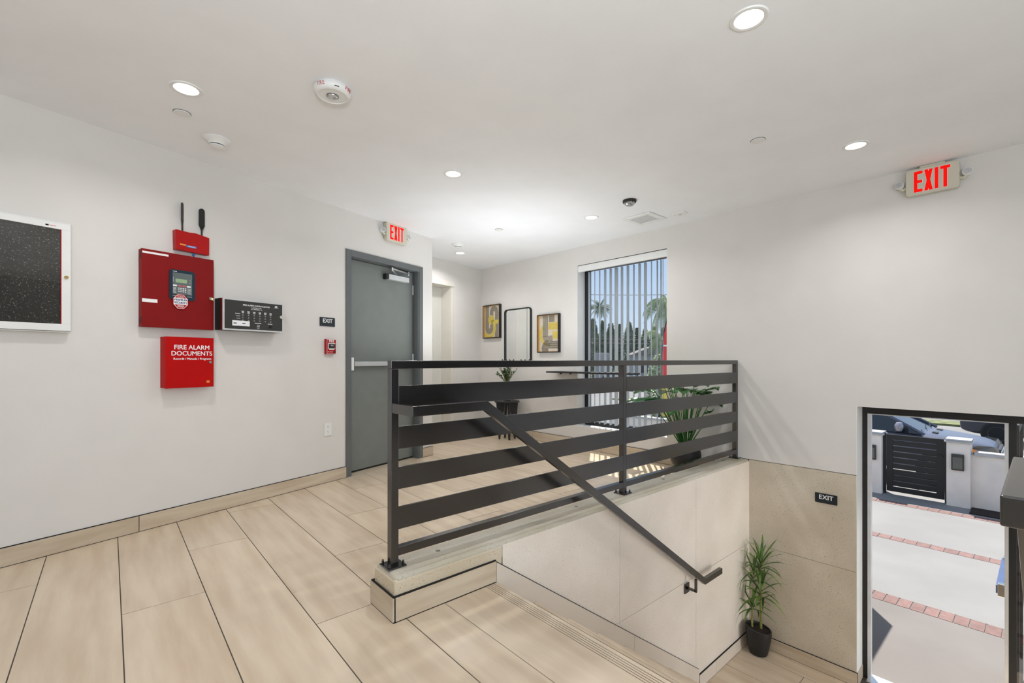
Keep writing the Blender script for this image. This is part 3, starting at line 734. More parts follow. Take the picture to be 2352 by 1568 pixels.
# annunciator
t = wthing('annunciator_panel', 1.34, 1.366, 'black and silver fire alarm annunciator box right of the large red panel', 'annunciator')
AW, AH, AD = .474, .236, .118
G().box(-AW / 2, AW / 2, -AD + .034, 0, 0, AH).build('cabinet', M['blackm'], t)
G().box(-AW / 2 + .001, AW / 2 - .001, -AD + .012, -AD + .033, .002, AH - .002).build('cabinet_lip', M['dred'], t)
g = G(); bw = .010
g.box(-AW / 2 - .001, AW / 2 + .001, -AD, -AD + .011, AH - bw, AH + .002); g.box(-AW / 2 - .001, AW / 2 + .001, -AD, -AD + .011, -.002, bw); g.box(-AW / 2 - .001, -AW / 2 + bw, -AD, -AD + .011, bw, AH - bw); g.box(AW / 2 - bw, AW / 2 + .001, -AD, -AD + .011, bw, AH - bw)
g.build('door_frame', M['silver'], t)
fc = G().box(-AW / 2 + bw, AW / 2 - bw, -AD + .003, -AD + .011, bw, AH - bw).build('face', M['annun'], t)
yy = -AD + .0025
g = G(); wall_text('', M['whitep'], None, 'FIRE ALARM ANNUNCIATOR', .015, .196, yy, .0165, .02, g=g); wall_text('', M['whitep'], None, 'S. KINGSLEY DR.', .015, .180, yy, .011, .02, g=g); wall_text('', M['whitep'], None, 'LOS ANGELES, CA', .015, .168, yy, .011, .02, g=g)
g.build('title_print', M['whitep'], fc)
g = G()
for c_ in range(6):
    x = -.092 + c_ * .044
    for r_ in range(3): g.box(x - .010 + .001 * r_, x + .010 - .001 * r_, yy - .0002, yy, .146 - r_ * .0065, .1495 - r_ * .0065)
    for r_ in range(3):
        g.box(x - .006, x + .006, yy - .0002, yy, .117 - r_ * .020, .1185 - r_ * .020); g.box(x - .0035, x + .0035, yy - .0002, yy, .122 - r_ * .020, .1235 - r_ * .020)
for r_ in range(3): g.box(-.150 + .006 * r_, -.112, yy - .0002, yy, .126 - r_ * .018, .129 - r_ * .018)
g.box(.0, .052, yy - .0002, yy, .060, .0645); g.box(.105, .142, yy - .0002, yy, .060, .064)
for r_ in range(3): g.box(.018, .042 - .003 * r_, yy - .0002, yy, .047 - r_ * .012, .050 - r_ * .012)
g.box(.165, .185, yy - .0002, yy, .200, .212); g.box(.155, .195, yy - .0002, yy, .195, .197)
g.build('zone_print', M['whitep'], fc)['kind'] = 'stuff'
sl_ = G().box(-.170, -.040, yy - .001, yy, .034, .074).build('label_strip', M['whitep'], fc)
g = G()
for x in (-.150, -.085):
    g.box(x - .012, x + .012, yy - .0016, yy - .0012, .050, .057, M['navy'])
g.build('label_print', M['navy'], fc)['kind'] = 'stuff'
G().cyl((.213, -AD + .003, .125), (.213, -AD - .010, .125), .0135, n=18).build('lock', M['chrome'], t)
G().cyl((.126, -AD + .003, .040), (.126, -AD - .012, .040), .009, n=14).build('button', M['blackm'], t)

# documents box
t = wthing('fire_documents_box', .9065, .945, 'bright red fire alarm documents box with white lettering under the alarm panel', 'documents box')
DW, DH, DD = .309, .356, .072
G().box(-DW / 2, DW / 2, -DD + .014, 0, .004, DH - .002).build('cabinet', M['red'], t)
G().box(-DW / 2, DW / 2, -DD, -DD + .013, 0, DH).build('door', M['red'], t, bevel=.0015)
g = G(); yy = -DD - .0004
wall_text('', M['whitep'], None, 'FIRE ALARM', .012, .283, yy, .044, .012, .98, g=g); wall_text('', M['whitep'], None, 'DOCUMENTS', .012, .240, yy, .044, .012, .98, g=g)
wall_text('', M['whitep'], None, 'Records / Manuals / Programs', .016, .203, yy, .0205, .016, .98, g=g); g.build('lettering', M['whitep'], t)
G().cyl((.128, -DD, .180), (.128, -DD - .008, .180), .010, n=18).build('lock', M['chrome'], t)
G().box(.105, .126, -DD - .0006, -DD, .030, .046).build('label_strip', M['orange'], t)

# exit tag on left wall
def exit_tag(name, loc, rz, label):
    t = empty(name, loc, rz, label, 'sign', 'black tactile exit plates')
    G().wprism(rrect(-.081, .081, -.041, .041, .005), -.006, 0).build('plate', M['tagblk'], t)
    g = G(); wall_text('', M['whitep'], None, 'EXIT', 0, .008, -.0066, .052, .018, g=g); g.build('lettering', M['whitep'], t)
    g = G()
    for i in range(9): g.lathe([(.0015, 0), (0, .001)], None, Matrix.Translation((-.03 + i * .0075, -.006, -.028)) @ Matrix.Rotation(R(90), 4, 'X'), 6)
    g.build('braille_dots', M['tagblk'], t)
    return t
exit_tag('exit_plate', on1(2.085, 1.495, .001), A1, 'small black EXIT plate above the red pull station left of grey door')
exit_tag('exit_plate', on2(1.134, -.048, .001), A2, 'small black EXIT plate on the speckled concrete above the lower floor plant')

# pull station
t = wthing('fire_pull_station', 2.105, 1.265, 'small red fire pull station between black exit plate and wall outlet', 'pull station')
G().box(-.052, .052, -.030, 0, -.070, .070).build('back_box', M['red2'], t, bevel=.003)
G().box(-.049, .049, -.036, -.0305, -.067, .067).build('front_plate', M['red2'], t, bevel=.002)
g = G(); 
for a_, b_, c_, d_ in ((-.0505, -.0475, -.068, .068), (.0475, .0505, -.068, .068), (-.0475, .0475, .065, .068), (-.0475, .0475, -.068, -.065)): g.box(a_, b_, -.0365, -.0362, c_, d_)
g.build('outline_print', M['whitep'], t)
g = G(); wall_text('', M['whitep'], None, 'FIRE', 0, .050, -.0366, .034, .02, .95, g=g); wall_text('', M['whitep'], None, 'PULL DOWN', -.012, -.050, -.0366, .010, .02, g=g); g.build('lettering', M['whitep'], t)
g = G(); g.wprism([(-.038, .032), (.038, .032), (.038, -.018), (.022, -.030), (-.022, -.030), (-.038, -.018)], -.0385, -.0362); g.build('handle_surround', M['white'], t)
hd = G().box(-.033, .033, -.046, -.0388, -.016, .026).build('handle', M['blackm'], t, bevel=.003)
g = G(); wall_text('', M['whitep'], None, 'PULL', 0, .010, -.0464, .014, .02, g=g); g.build('handle_print', M['whitep'], hd)
G().cyl((.033, -.036, -.050), (.033, -.041, -.050), .009, n=14).build('lock', M['blackm'], t)

# outlet
t = wthing('wall_outlet', 2.089, .495, 'white duplex wall outlet low on the wall left of the grey door', 'outlet')
G().wprism(rrect(-.040, .040, -.060, .060, .004), -.006, 0).build('cover_plate', M['white'], t)
for dz in (-.022, .022):
    g = G(); g.wprism(rrect(-.017, .017, dz - .014, dz + .014, .006), -.0075, -.006); so = g.build('socket', M['white'], t)
    g = G(); g.box(-.008, -.006, -.0080, -.0076, dz - .002, dz + .008); g.box(.006, .008, -.0080, -.0076, dz - .002, dz + .007); g.cyl((0, -.0076, dz - .008), (0, -.0082, dz - .008), .0025, n=8); g.build('slot', M['blackm'], so)

# lit exit signs
def exit_sign(loc, rz, label, flip=1):
    t = empty('exit_sign', loc, rz, label, 'sign', 'illuminated exit signs')
    G().wprism(rrect(-.149, .149, -.099, .099, .022), -.050, -.008).build('housing', M['signbody'], t, bevel=.005)
    G().wprism(rrect(-.14, .14, -.09, .09, .018), -.008, 0).build('back_plate', M['signbody'], t)
    for nm, o_, y_, m_ in (('letter_outline', .0022, -.0506, M['whitep']), ('letter', 0, -.0512, M['exitred'])):
        Hh, S = .078 + o_, .0105 + o_
        L = []
        x = -.101
        L.append([[(x - o_, -Hh), (x + .021 + o_, -Hh), (x + .021 + o_, Hh), (x - o_, Hh)], [(x + .02, Hh - .022 - 2 * o_), (x + .050 + o_, Hh - .022 - 2 * o_), (x + .050 + o_, Hh), (x + .02, Hh)], [(x + .02, -.011 - o_), (x + .048 + o_, -.011 - o_), (x + .048 + o_, .011 + o_), (x + .02, .011 + o_)], [(x + .02, -Hh), (x + .050 + o_, -Hh), (x + .050 + o_, -Hh + .022 + 2 * o_), (x + .02, -Hh + .022 + 2 * o_)]])
        x = -.042; w_ = .048
        L.append([[(x - o_, -Hh), (x + .021 + o_, -Hh), (x + w_ + o_, Hh), (x + w_ - .021 - o_, Hh)], [(x + w_ - .021 - o_, -Hh), (x + w_ + o_, -Hh), (x + .021 + o_, Hh), (x - o_, Hh)]])
        x = .016
        L.append([[(x - o_, -Hh), (x + .021 + o_, -Hh), (x + .021 + o_, Hh), (x - o_, Hh)]])
        x = .046; w_ = .055
        L.append([[(x - o_, Hh - .022 - 2 * o_), (x + w_ + o_, Hh - .022 - 2 * o_), (x + w_ + o_, Hh), (x - o_, Hh)], [(x + w_ / 2 - S, -Hh), (x + w_ / 2 + S, -Hh), (x + w_ / 2 + S, Hh - .02), (x + w_ / 2 - S, Hh - .02)]])
        for polys in L:
            g = G()
            for k, pl in enumerate(polys): g.wprism(pl, y_ - k * .00004, -.0495)
            g.build(nm, m_, t)
    G().wprism(rrect(-.072, .072, .096, .116, .009), -.042, -.006).build('canopy', M['signbody'], t, bevel=.004)
    for sx_ in (-1, 1):
        g = G(); g.tube([(sx_ * .145, -.028, -.028), (sx_ * .168, -.030, -.036), (sx_ * .188, -.034, -.018)], [.012, .012, .014], n=8); g.build('lamp_arm', M['signbody'], t)
        T = Matrix.Translation((sx_ * .186, -.030, .0)) @ Matrix.Rotation(R(78), 4, 'X') @ Matrix.Rotation(R(12 * sx_), 4, 'Y')
        g = G(); g.lathe([(0, -.030), (.018, -.028), (.027, -.010), (.029, .014), (.0285, .018)], None, T, 20); h_ = g.build('lamp_head', M['white'], t, smooth=True)
        g = G(); g.lathe([(.025, .0185), (.020, .021), (.006, .0215), (.005, .018), (0, .018)], None, T, 20); g.build('lamp_lens', M['lens'], h_, smooth=True)
    return t
exit_sign(on2(.455, 2.482, .001), A2, 'illuminated red EXIT sign with two lamp heads high on the wall above the street door')
exit_sign(on1(2.925, 2.505, .001), A1, 'illuminated red EXIT sign with two lamp heads above the grey door')

# ------------------------------------------------------------------ ceiling things
DL = [((2.065, .833), 'recessed round downlight nearest the camera at the top right of the ceiling'), ((.313, 3.035), 'recessed round downlight at upper left beside the flat round cover'),
      ((2.037, 3.048), 'recessed round downlight in the middle of the ceiling above the grey door'), ((3.836, .849), 'recessed round downlight left of the right-hand EXIT sign'),
      ((3.726, 3.052), 'recessed round downlight left of the square ceiling vent'), ((3.619, 5.245), 'smallest recessed downlight at the far end below the far smoke detector')]
dl0 = empty('downlight', (0, 0, CZ), cat='downlight', group='recessed ceiling downlights')
g = G(); g.lathe([(.0575, .0), (.0575, -.004), (.066, -.0065), (.074, -.005), (.0775, -.0005), (.0775, .0)], n=40); g.build('trim_ring', M['white'], dl0, smooth=True)
g = G(); g.lathe([(0, -.0022), (.0570, -.0022), (.0572, -.0005)], n=40); g.build('diffuser', M['lampglow'], dl0)
for i, ((x, y), lb) in enumerate(DL):
    o = dl0 if i == 0 else copy_tree(dl0)
    o.location = (x, y, CZ); o['label'] = lb
    l = light('AREA', 'downlight_lamp', (x, y, CZ - .012), 8.0, (.98, .97, .97), shape='DISK', size=.11); l.data.spread = R(150)
def dcover(x, y, label):
    t = empty('sprinkler_cover', (x, y, CZ), label=label, cat='ceiling cover', group='flat round sprinkler covers')
    g = G(); g.lathe([(.041, 0), (.043, -.004), (.041, -.0065), (0, -.0065)], n=32); g.build('cover_disc', M['white'], t, smooth=True)
    g = G(); g.lathe([(.0455, 0), (.0455, -.0012), (.040, -.0012)], n=32); g.build('shadow_gap', M['framegrey'], t)
dcover(.325, 3.347, 'flat round white cover below the upper left downlight')
dcover(3.256, 1.254, 'flat round white cover on the ceiling left of the right-hand downlight')
dcover(3.294, 4.015, 'flat round white cover far back above the wall pictures')
def smoke(x, y, label):
    t = empty('smoke_detector', (x, y, CZ), label=label, cat='smoke detector', group='round smoke detectors')
    g = G(); g.lathe([(.080, 0), (.081, -.006), (.072, -.014), (.055, -.024), (.047, -.034), (.046, -.038)], n=32); g.build('base', M['white'], t, smooth=True)
    g = G(); g.lathe([(.038, -.036), (.038, -.045)], n=24); g.build('vent_slot', M['blackm'], t)
    g = G(); g.lathe([(.045, -.044), (.044, -.049), (.030, -.054), (0, -.055)], n=32); g.build('cap', M['white'], t, smooth=True)
smoke(.538, 3.60, 'white smoke detector on the ceiling above the red alarm panels')
smoke(3.313, 4.85, 'small far smoke detector on the ceiling near the corner of the left wall')
t = empty('fire_strobe', (.907, 2.515, CZ), label='white round ceiling sounder strobe with red FIRE lettering', cat='fire strobe')
g = G(); g.lathe([(.088, 0), (.096, -.010), (.097, -.022), (.090, -.038), (.078, -.045), (.073, -.045), (.070, -.041), (0, -.041)], n=40); g.build('housing', M['white'], t, smooth=True)
g = G(); g.lathe([(.028, -.041), (.026, -.047), (.016, -.052), (0, -.053)], n=24); g.build('strobe_lens', mat('clear_lens', (.6, .6, .6, 1), .1, .6), t, smooth=True)
g = G(); g.lathe([(.031, -.041), (.031, -.044), (.028, -.044)], n=24); g.build('lens_ring', M['framegrey'], t)
def ring_text(t, txt, a0, m):
    g = G(); vs, fs = text_geo(txt, .026, .02)
    def f(a, b):
        th = a0 + a / .0975; zz = -.0235 + b * 1.0 - .0; rr = .0985 if zz > -.024 else .0985 - (-.024 - zz) * .55
        return (rr * math.cos(th), rr * math.sin(th), zz)
    g.add([f(a, b) for a, b in vs], fs, m); g.build('lettering', m, t)
va = math.atan2(-2.515, -.907)
ring_text(t, 'FIRE', va - .66, M['red_print']); ring_text(t, 'FIRE', va + .95, M['red_print'])
g = G(); th = va + .22; T = Matrix.Rotation(th, 4, 'Z'); g.box(.083, .0835 + .010, -.011, .011, -.034, -.030, None, T); g.build('sound_slot', M['blackm'], t)
t = empty('dome_camera', (3.594, 2.497, CZ), label='small black dome security camera on the ceiling near the vent', cat='camera')
g = G(); g.lathe([(.060, 0), (.062, -.010), (.060, -.020), (.052, -.026)], n=32); g.build('collar', M['blackm'], t, smooth=True)
g = G(); g.lathe([(.050, -.022), (.046, -.036), (.034, -.047), (.016, -.053), (0, -.054)], n=32); g.build('dome', mat('smoked_dome', (.45, .47, .48, 1), .12, .7), t, smooth=True)
t = empty('ceiling_vent', (4.168, 2.716, CZ), R(0), label='square white ceiling exhaust vent with grey grille', cat='vent')
def frame_sq(g, a, b, z0, z1, m=None):
    g.box(-a, a, b, a, z0, z1, m); g.box(-a, a, -a, -b, z0, z1, m); g.box(-a, -b, -b, b, z0, z1, m); g.box(b, a, -b, b, z0, z1, m)
g = G(); frame_sq(g, .163, .110, -.014, 0); g.build('vent_frame', M['white'], t, bevel=.008, seg=3)
g = G(); g.box(-.11, .11, -.11, .11, -.004, -.001); g.build('vent_backing', M['framegrey'], t)
for k in range(18):
    y_ = -.105 + k * .0124; g = G(); g.box(-.11, .11, y_, y_ + .0065, -.010, -.0045); g.build('grille_slat', M['white'], t)
t = empty('ceiling_sensor', (4.29, 2.385, CZ), label='thin white rectangular sensor plate on the ceiling right of the vent', cat='sensor')
G().box(-.045, .045, -.065, .065, -.010, 0).build('plate', M['white'], t, bevel=.003)
g = G(); g.lathe([(.010, -.010), (.008, -.018), (0, -.020)], n=12); g.build('lens', M['lens'], t)

# ------------------------------------------------------------------ pictures and mirror on the right wall, far end
def art(s0, s1, z0, z1, label, which):
    wd = s1 - s0; ht = z1 - z0
    t = empty('framed_picture', on2((s0 + s1) / 2, (z0 + z1) / 2, .001), A2, label, 'picture', 'framed abstract prints')
    a, b = wd / 2, ht / 2; th = .013; D = .045
    g = G(); g.box(-a, a, -D, 0, b - th, b); g.box(-a, a, -D, 0, -b, -b + th); g.box(-a, -a + th, -D, 0, -b + th, b - th); g.box(a - th, a, -D, 0, -b + th, b - th); g.build('frame', M['blackm'], t)
    g = G(); g.box(-a + th, -a + th + .002, -D + .001, -.012, -b + th, b - th); g.box(a - th - .002, a - th, -D + .001, -.012, -b + th, b - th); g.box(-a + th, a - th, -D + .001, -.012, -b + th, -b + th + .002); g.box(-a + th, a - th, -D + .001, -.012, b - th - .002, b - th); g.build('frame_lining', M['gold'], t)
    cv = G().box(-a + th + .002, a - th - .002, -.013, -.006, -b + th + .002, b - th - .002).build('canvas', M['canvas'], t)
    W, Hh = a - th - .002, b - th - .002; y = -.0135
    g = G()
    def rect(x0, x1, z0, z1, m, d=0): g.box(max(-1, x0) * W, min(1, x1) * W, y - .0004 - d, y - d, max(-1, z0) * Hh, min(1, z1) * Hh, m)
    def arc(cx, cz, r0, r1, a0, a1, m, d=0, n=18):
        vs = []; 
        for i in range(n + 1):
            an = R(a0 + (a1 - a0) * i / n)
            for r in (r0, r1): vs.append((cx * W + r * W * math.cos(an), y - .0004 - d, cz * Hh + r * W * math.sin(an)))
        g.add(vs, [(2 * i, 2 * i + 1, 2 * i + 3, 2 * i + 2) for i in range(n)], m)
    gy, ye, ln = M['artgrey'], M['artyel'], M['canvas']
    if which == 1:
        rect(-.92, -.45, -.40, 1, gy); rect(-.30, .12, -.40, .72, gy, .0); arc(-.40, -.40, .04, .52, 180, 360, gy)
        arc(.22, .56, .12, .55, 0, 180, gy, .0002); rect(.34, .77, -1, .56, gy, .0002); rect(-.33, .10, .0, .56, gy, .0002)
        arc(-.15, .12, 0, .40, 0, 360, ye, .0006, 28); rect(-.15, 1, -.15, .10, ye, .0006); rect(.10, .42, -.5, .0, ye, .0008); arc(-.40, -.42, .52, .84, 215, 360, ye, .0005)
    else:
        rect(-.62, -.10, -.2, 1, gy); rect(0, .55, .62, 1, gy); arc(-.08, -.12, .06, .56, 180, 360, gy); arc(-.08, -.05, .60, .86, 130, 285, ye)
        rect(-.05, 1, .20, .60, ye, .0003); rect(.35, 1, -.30, .12, ye, .0001)
        for k in range(6): arc(-.08, -.12, .12 + .08 * k, .135 + .08 * k, 180, 360, ln, .0007)
        for k in range(5): rect(-.56 + .09 * k, -.55 + .09 * k, -.12, 1, ln, .0007)
        for k in range(5): rect(-.05, 1, .25 + .07 * k, .258 + .07 * k, M['gold'], .0007)
        rect(-.02, 1, -.88, -.42, gy, .0); arc(-.02, -.88, .0, .72, 90, 180, gy); rect(-.70, -.05, -1, -.86, gy); rect(-.05, 1, -1, -.84, ln, .0006)
        for k in range(6): rect(-.02, 1, -.50 - .06 * k, -.492 - .06 * k, M['blackm'] if k % 2 else ln, .0007)
    g.build('print', gy, cv)
    return t
art(5.394, 5.800, 1.482, 2.004, 'left framed abstract print with yellow circle and taupe arches, nearest the room corner', 1)
art(4.176, 4.584, 1.242, 1.767, 'right framed abstract print with yellow band and striped grey arches, beside the window', 2)
t = empty('wall_mirror', on2(5.013, 1.10, .001), A2, 'tall rounded mirror with thin black frame between the two pictures', 'mirror')
o_ = rrect(-.287, .287, 0, .80, .052, 8); i_ = rrect(-.272, .272, .015, .785, .038, 8); n = len(o_)
g = G(); g.add([(x, -.030, z) for x, z in o_] + [(x, -.030, z) for x, z in i_] + [(x, 0, z) for x, z in o_] + [(x, 0, z) for x, z in i_],
  [(i, (i + 1) % n, n + (i + 1) % n, n + i) for i in range(n)] + [((i + 1) % n, i, 2 * n + i, 2 * n + (i + 1) % n) for i in range(n)] + [(n + i, n + (i + 1) % n, 3 * n + (i + 1) % n, 3 * n + i) for i in range(n)])
g.build('frame', M['blackm'], t)
G().wprism(rrect(-.273, .273, .014, .786, .038, 8), -.012, -.004).build('mirror_glass', M['mirror'], t)
for x in (-.30, -.135, .115, .285): 
    g = G(); g.tube([(x, -.032, .03), (x, -.05, .032), (x, -.055, .050)], .008, n=8); g.build('hook', M['blackm'], t)
# slim wall shelf
t = empty('wall_shelf', on2(3.55, .972, .0), A2, 'slim black wall shelf running across the left part of the window', 'shelf')
G().box(-.70, .60, -.21, -.012, 0, .019).build('board', M['blackm'], t, bevel=.002)
for x in (-.45, -.62): G().box(x - .012, x + .012, -.012, .0, -.02, .018).build('bracket', M['blackm'], t)

# ------------------------------------------------------------------ stool and vase with eucalyptus
sx0, sy0 = 4.345, 5.11
t = empty('side_stool', (sx0, sy0, 0), R(20), 'black wooden stool standing below the mirror in the far corner', 'stool')
g = G(); g.lathe([(.0, .530), (.178, .530), (.182, .536), (.182, .548), (.176, .553), (0, .553)], n=36); g.build('stool_top', M['blackm'], t, smooth=True)
for k in range(4):
    a = R(45 + 90 * k); c, s_ = math.cos(a), math.sin(a)
    T = Matrix.Rotation(a, 4, 'Z'); g = G()
    g.add([(.04, -.012, .53), (.16, -.012, .53), (.125, -.012, 0), (.105, -.012, 0), (.04, .012, .53), (.16, .012, .53), (.125, .012, 0), (.105, .012, 0)],
          [(0, 1, 2, 3), (7, 6, 5, 4), (0, 4, 5, 1), (1, 5, 6, 2), (2, 6, 7, 3), (3, 7, 4, 0)], None, T); g.build('leg', M['blackm'], t)
g = G(); g.box(-.11, .11, -.010, .010, .30, .33); g.box(-.010, .010, -.11, .11, .30, .33); g.build('cross_brace', M['blackm'], t)
t = empty('eucalyptus_vase', (sx0, sy0, .5535), 0, 'small bunch of dark green eucalyptus in a vase on the black stool', 'plant')
g = G(); g.lathe([(.0, 0), (.045, 0), (.058, .05), (.055, .11), (.035, .17), (.032, .22), (.036, .23), (.030, .229), (.027, .2)], n=24); g.build('vase', M['pot'], t, smooth=True)
rr = random.Random(3); gs = G(); gl = G()
for k in range(46):
    a = rr.uniform(0, 6.28); sp = rr.uniform(.02, .17); hh_ = rr.uniform(.40, .52) - sp * .25
    p0 = Vector((0, 0, .20)); p2 = Vector((math.cos(a) * sp, math.sin(a) * sp, hh_)); p1 = (p0 + p2) / 2 + Vector((0, 0, .04)) - Vector((math.cos(a), math.sin(a), 0)) * sp * .15
    pts = [p0 * (1 - u) ** 2 + p1 * 2 * u * (1 - u) + p2 * u * u for u in [i / 8 for i in range(9)]]
    gs.tube(pts, .0018, n=4)
    for i in range(2, 9):
        for sd in (-1, 1):
            c = pts[i]; d = Vector((rr.uniform(-1, 1), rr.uniform(-1, 1), rr.uniform(-.1, .8))).normalized(); q = d.to_track_quat('X', 'Z'); L = rr.uniform(.024, .036)
            gl.add([tuple(c + q @ Vector(v)) for v in ((0, 0, 0), (L * .5, L * .42, .002), (L, 0, 0), (L * .5, -L * .42, .002))], [(0, 1, 2, 3)])
gs.build('stems', M['stem'], t); o = gl.build('foliage', M['euc'], t); o['kind'] = 'stuff'

# ------------------------------------------------------------------ big-leaf plant in the black pot
px_, py_ = 4.36, 2.37
t = empty('split_leaf_plant', (px_, py_, 0), 0, 'broad-leaved green plant in a black pot behind the railing near the window', 'plant')
g = G(); g.lathe([(0, 0), (.085, 0), (.105, .02), (.112, .06), (.106, .085), (.128, .10), (.146, .15), (.150, .20), (.142, .245), (.130, .262), (.122, .258), (.116, .235), (0, .235)], n=36); g.build('pot', M['pot'], t, smooth=True)
g = G(); g.lathe([(.115, .238), (.06, .246), (0, .244)], n=24); g.build('soil', M['soil'], t)
rr = random.Random(11)
def clampv(v, lim): return Vector((min(v.x, lim[0]), v.y if v.y > lim[1] else lim[1], v.z)) if 0 else v
YMIN = 2.105
def big_leaf(t, base, tipdir, droop, L, Wd, mat_, petiole_from, xmax, split=True):
    # petiole
    g = G(); p0 = Vector(petiole_from); p2 = Vector(base); mid = (p0 * .45 + p2 * .55); mid.z += .06
    pts = [p0 * (1 - u) ** 2 + mid * 2 * u * (1 - u) + p2 * u * u for u in [i / 8 for i in range(9)]]
    g.tube(pts, [.0065 - .0004 * i for i in range(9)], n=6)
    d = Vector(tipdir).normalized(); side = d.cross(Vector((0, 0, 1))).normalized(); n = 12; k0 = len(g.v)
    cen = []; 
    for i in range(n + 1):
        u = i / n; c = p2 + d * (L * u) - Vector((0, 0, droop * L * u * u)); cen.append(c)
    for i in range(n):
        u0, u1 = i / n, (i + 1) / n; w0 = Wd * math.sin(math.pi * min(1, u0 * .88 + .12)) ** .8; w1 = Wd * math.sin(math.pi * min(1, u1 * .88 + .12)) ** .8 if i < n - 1 else 0.004
        for sd in (-1, 1):
            sweep = d * (.30 * Wd)
            gap = .22 if split and i > 1 and i < n - 1 else 0
            a0 = cen[i]; a1 = cen[i] * 0.0 + cen[i + 1]
            o0 = cen[i] + side * sd * w0 + sweep * .8 + Vector((0, 0, .12 * w0)) ; o1 = cen[i + 1] + side * sd * w1 + sweep * .8 + Vector((0, 0, .12 * w1))
            o0 = o0 + (o1 - o0) * gap
            m0 = a0 + (o0 - a0) * .45; m1 = a1 + (o1 - a1) * .45
            m0 = m0 + Vector((0, 0, -.01)); m1 = m1 + Vector((0, 0, -.01))
            vs = [a0, a1, m1, m0, o1, o0]
            vs = [Vector((min(v.x, xmax), max(v.y, YMIN - py_), v.z)) for v in vs]
            g.add([tuple(v) for v in vs], [(0, 1, 2, 3), (3, 2, 4, 5)] if sd > 0 else [(3, 2, 1, 0), (5, 4, 2, 3)])
    return g.build('leaf', mat_, t, smooth=False)
xm = 4.60 - px_
leaves = [(-150, .30, .66), (-120, .20, .72), (-95, .27, .60), (-70, .17, .70), (-50, .24, .55), (170, .26, .68), (140, .28, .62), (115, .20, .72), (90, .28, .60), (-175, .12, .76), (-30, .10, .72), (60, .15, .70), (-105, .10, .74), (-165, .34, .58), (-85, .36, .50), (-60, .33, .47), (20, .06, .74), (150, .33, .66), (132, .36, .60), (165, .22, .78), (125, .12, .80), (-140, .22, .76), (100, .33, .66), (-160, .20, .80), (178, .34, .60), (145, .16, .82), (75, .22, .74), (-20, .16, .66), (10, .14, .58), (-45, .18, .62)]
for a, r_, z in leaves:
    a = R(a + rr.uniform(-8, 8)); c, s_ = math.cos(a), math.sin(a)
    b = Vector((min(c * r_, xm - .03), max(s_ * r_, -.20), z + .10 + rr.uniform(-.03, .05)))
    big_leaf(t, b, (c, s_ if s_ > 0 else s_ * .5, .22), .35, rr.uniform(.22, .30), rr.uniform(.075, .10), M['leaf'], (c * .02, s_ * .02, .24), xm)
for a, z in ((-120, .42), (160, .40), (-60, .45)):
    a = R(a); c, s_ = math.cos(a), math.sin(a); big_leaf(t, (c * .07, s_ * .07, z), (c, s_, .9), .3, .16, .03, M['leaf'], (c * .02, s_ * .02, .24), xm, False)

# ------------------------------------------------------------------ dracaena in the lower lobby corner
dx0, dy0 = 4.493, 1.728
t = empty('dracaena', (dx0, dy0, LZ), 0, 'spiky dracaena in a black pot in the lower stairwell corner', 'plant')
n = 36; prof = [(0, 0), (.060, 0), (.075, .010), (.090, .07), (.103, .15), (.108, .20), (.107, .235), (.101, .240), (.096, .225), (0, .205)]
g = G(); g.lathe(prof, n=n)
tl = Vector((-.45, .75)).normalized()
g.v = [(x, y, z + (.16 * (x * tl.x + y * tl.y) * max(0, (z - .12) / .11) if z > .12 else 0)) for x, y, z in g.v]; g.build('pot', M['pot'], t, smooth=True)
g = G(); g.lathe([(.094, .222), (.05, .226), (0, .224)], n=24); g.v = [(x, y, z + .16 * (x * tl.x + y * tl.y)) for x, y, z in g.v]; g.build('soil', M['soil'], t)
canes = [((.030, -.012), .52, .0095), ((-.022, .045), .385, .008)]
g = G(); g.tube([(.030, -.012, .21), (.031, -.010, .36), (.029, -.008, .53), (.030, -.006, .84)], [.0115, .010, .009, .005]); g.build('cane', M['stem'], t, smooth=True)
g = G(); g.tube([(-.022, .045, .21), (-.024, .047, .30), (-.022, .046, .39), (-.020, .045, .45)], [.010, .0085, .008, .005]); g.build('cane', M['stem'], t, smooth=True)
rr = random.Random(5)
XM, YM = 4.600 - dx0, 1.842 - dy0
def blade(c, az, el, L, wd):
    g = G(); d0 = Vector((math.cos(az) * math.cos(el), math.sin(az) * math.cos(el), math.sin(el))); side = Vector((-math.sin(az), math.cos(az), 0)); n = 6; prev = None
    p = Vector(c); pts = []
    dd = d0.copy()
    for i in range(n + 1):
        pts.append(p.copy()); p = p + dd * (L / n); dd = (dd + Vector((0, 0, -.10 - .13 * (1 - math.sin(el))))).normalized()
    vs = []
    for i, q in enumerate(pts):
        w_ = wd * (math.sin(math.pi * min(.98, .18 + .8 * i / n)) ** .7) if i < n else .0008
        for sv in (-1, 0, 1):
            v = q + side * sv * w_ + Vector((0, 0, abs(sv) * w_ * .35)); vs.append((min(v.x, XM + .0005 * (i % 3)), min(v.y, YM + .0005 * (i % 2)), v.z))
    fs = [(3 * i + j, 3 * i + j + 1, 3 * i + j + 4, 3 * i + j + 3) for i in range(n) for j in range(2)]
    g.add(vs, fs); return g.build('leaf', M['leaf2'], t, smooth=True)
def rosette(c, n_, L, z0, z1):
    for k in range(n_):
        u = k / n_; az = k * 2.39996 + rr.uniform(-.2, .2); el = R(-8 + 88 * u ** .8) ; zz = z0 + (z1 - z0) * u
        toward = max(math.cos(az), math.sin(az)) > .55
        blade((c[0], c[1], zz), az, el, L * rr.uniform(.8, 1.1) * (.85 if u > .8 else 1), rr.uniform(.0085, .0115))
rosette((.030, -.007), 20, .27, .50, .60)
rosette((.031, -.006), 24, .28, .74, .84)
rosette((-.020, .045), 16, .25, .385, .44)
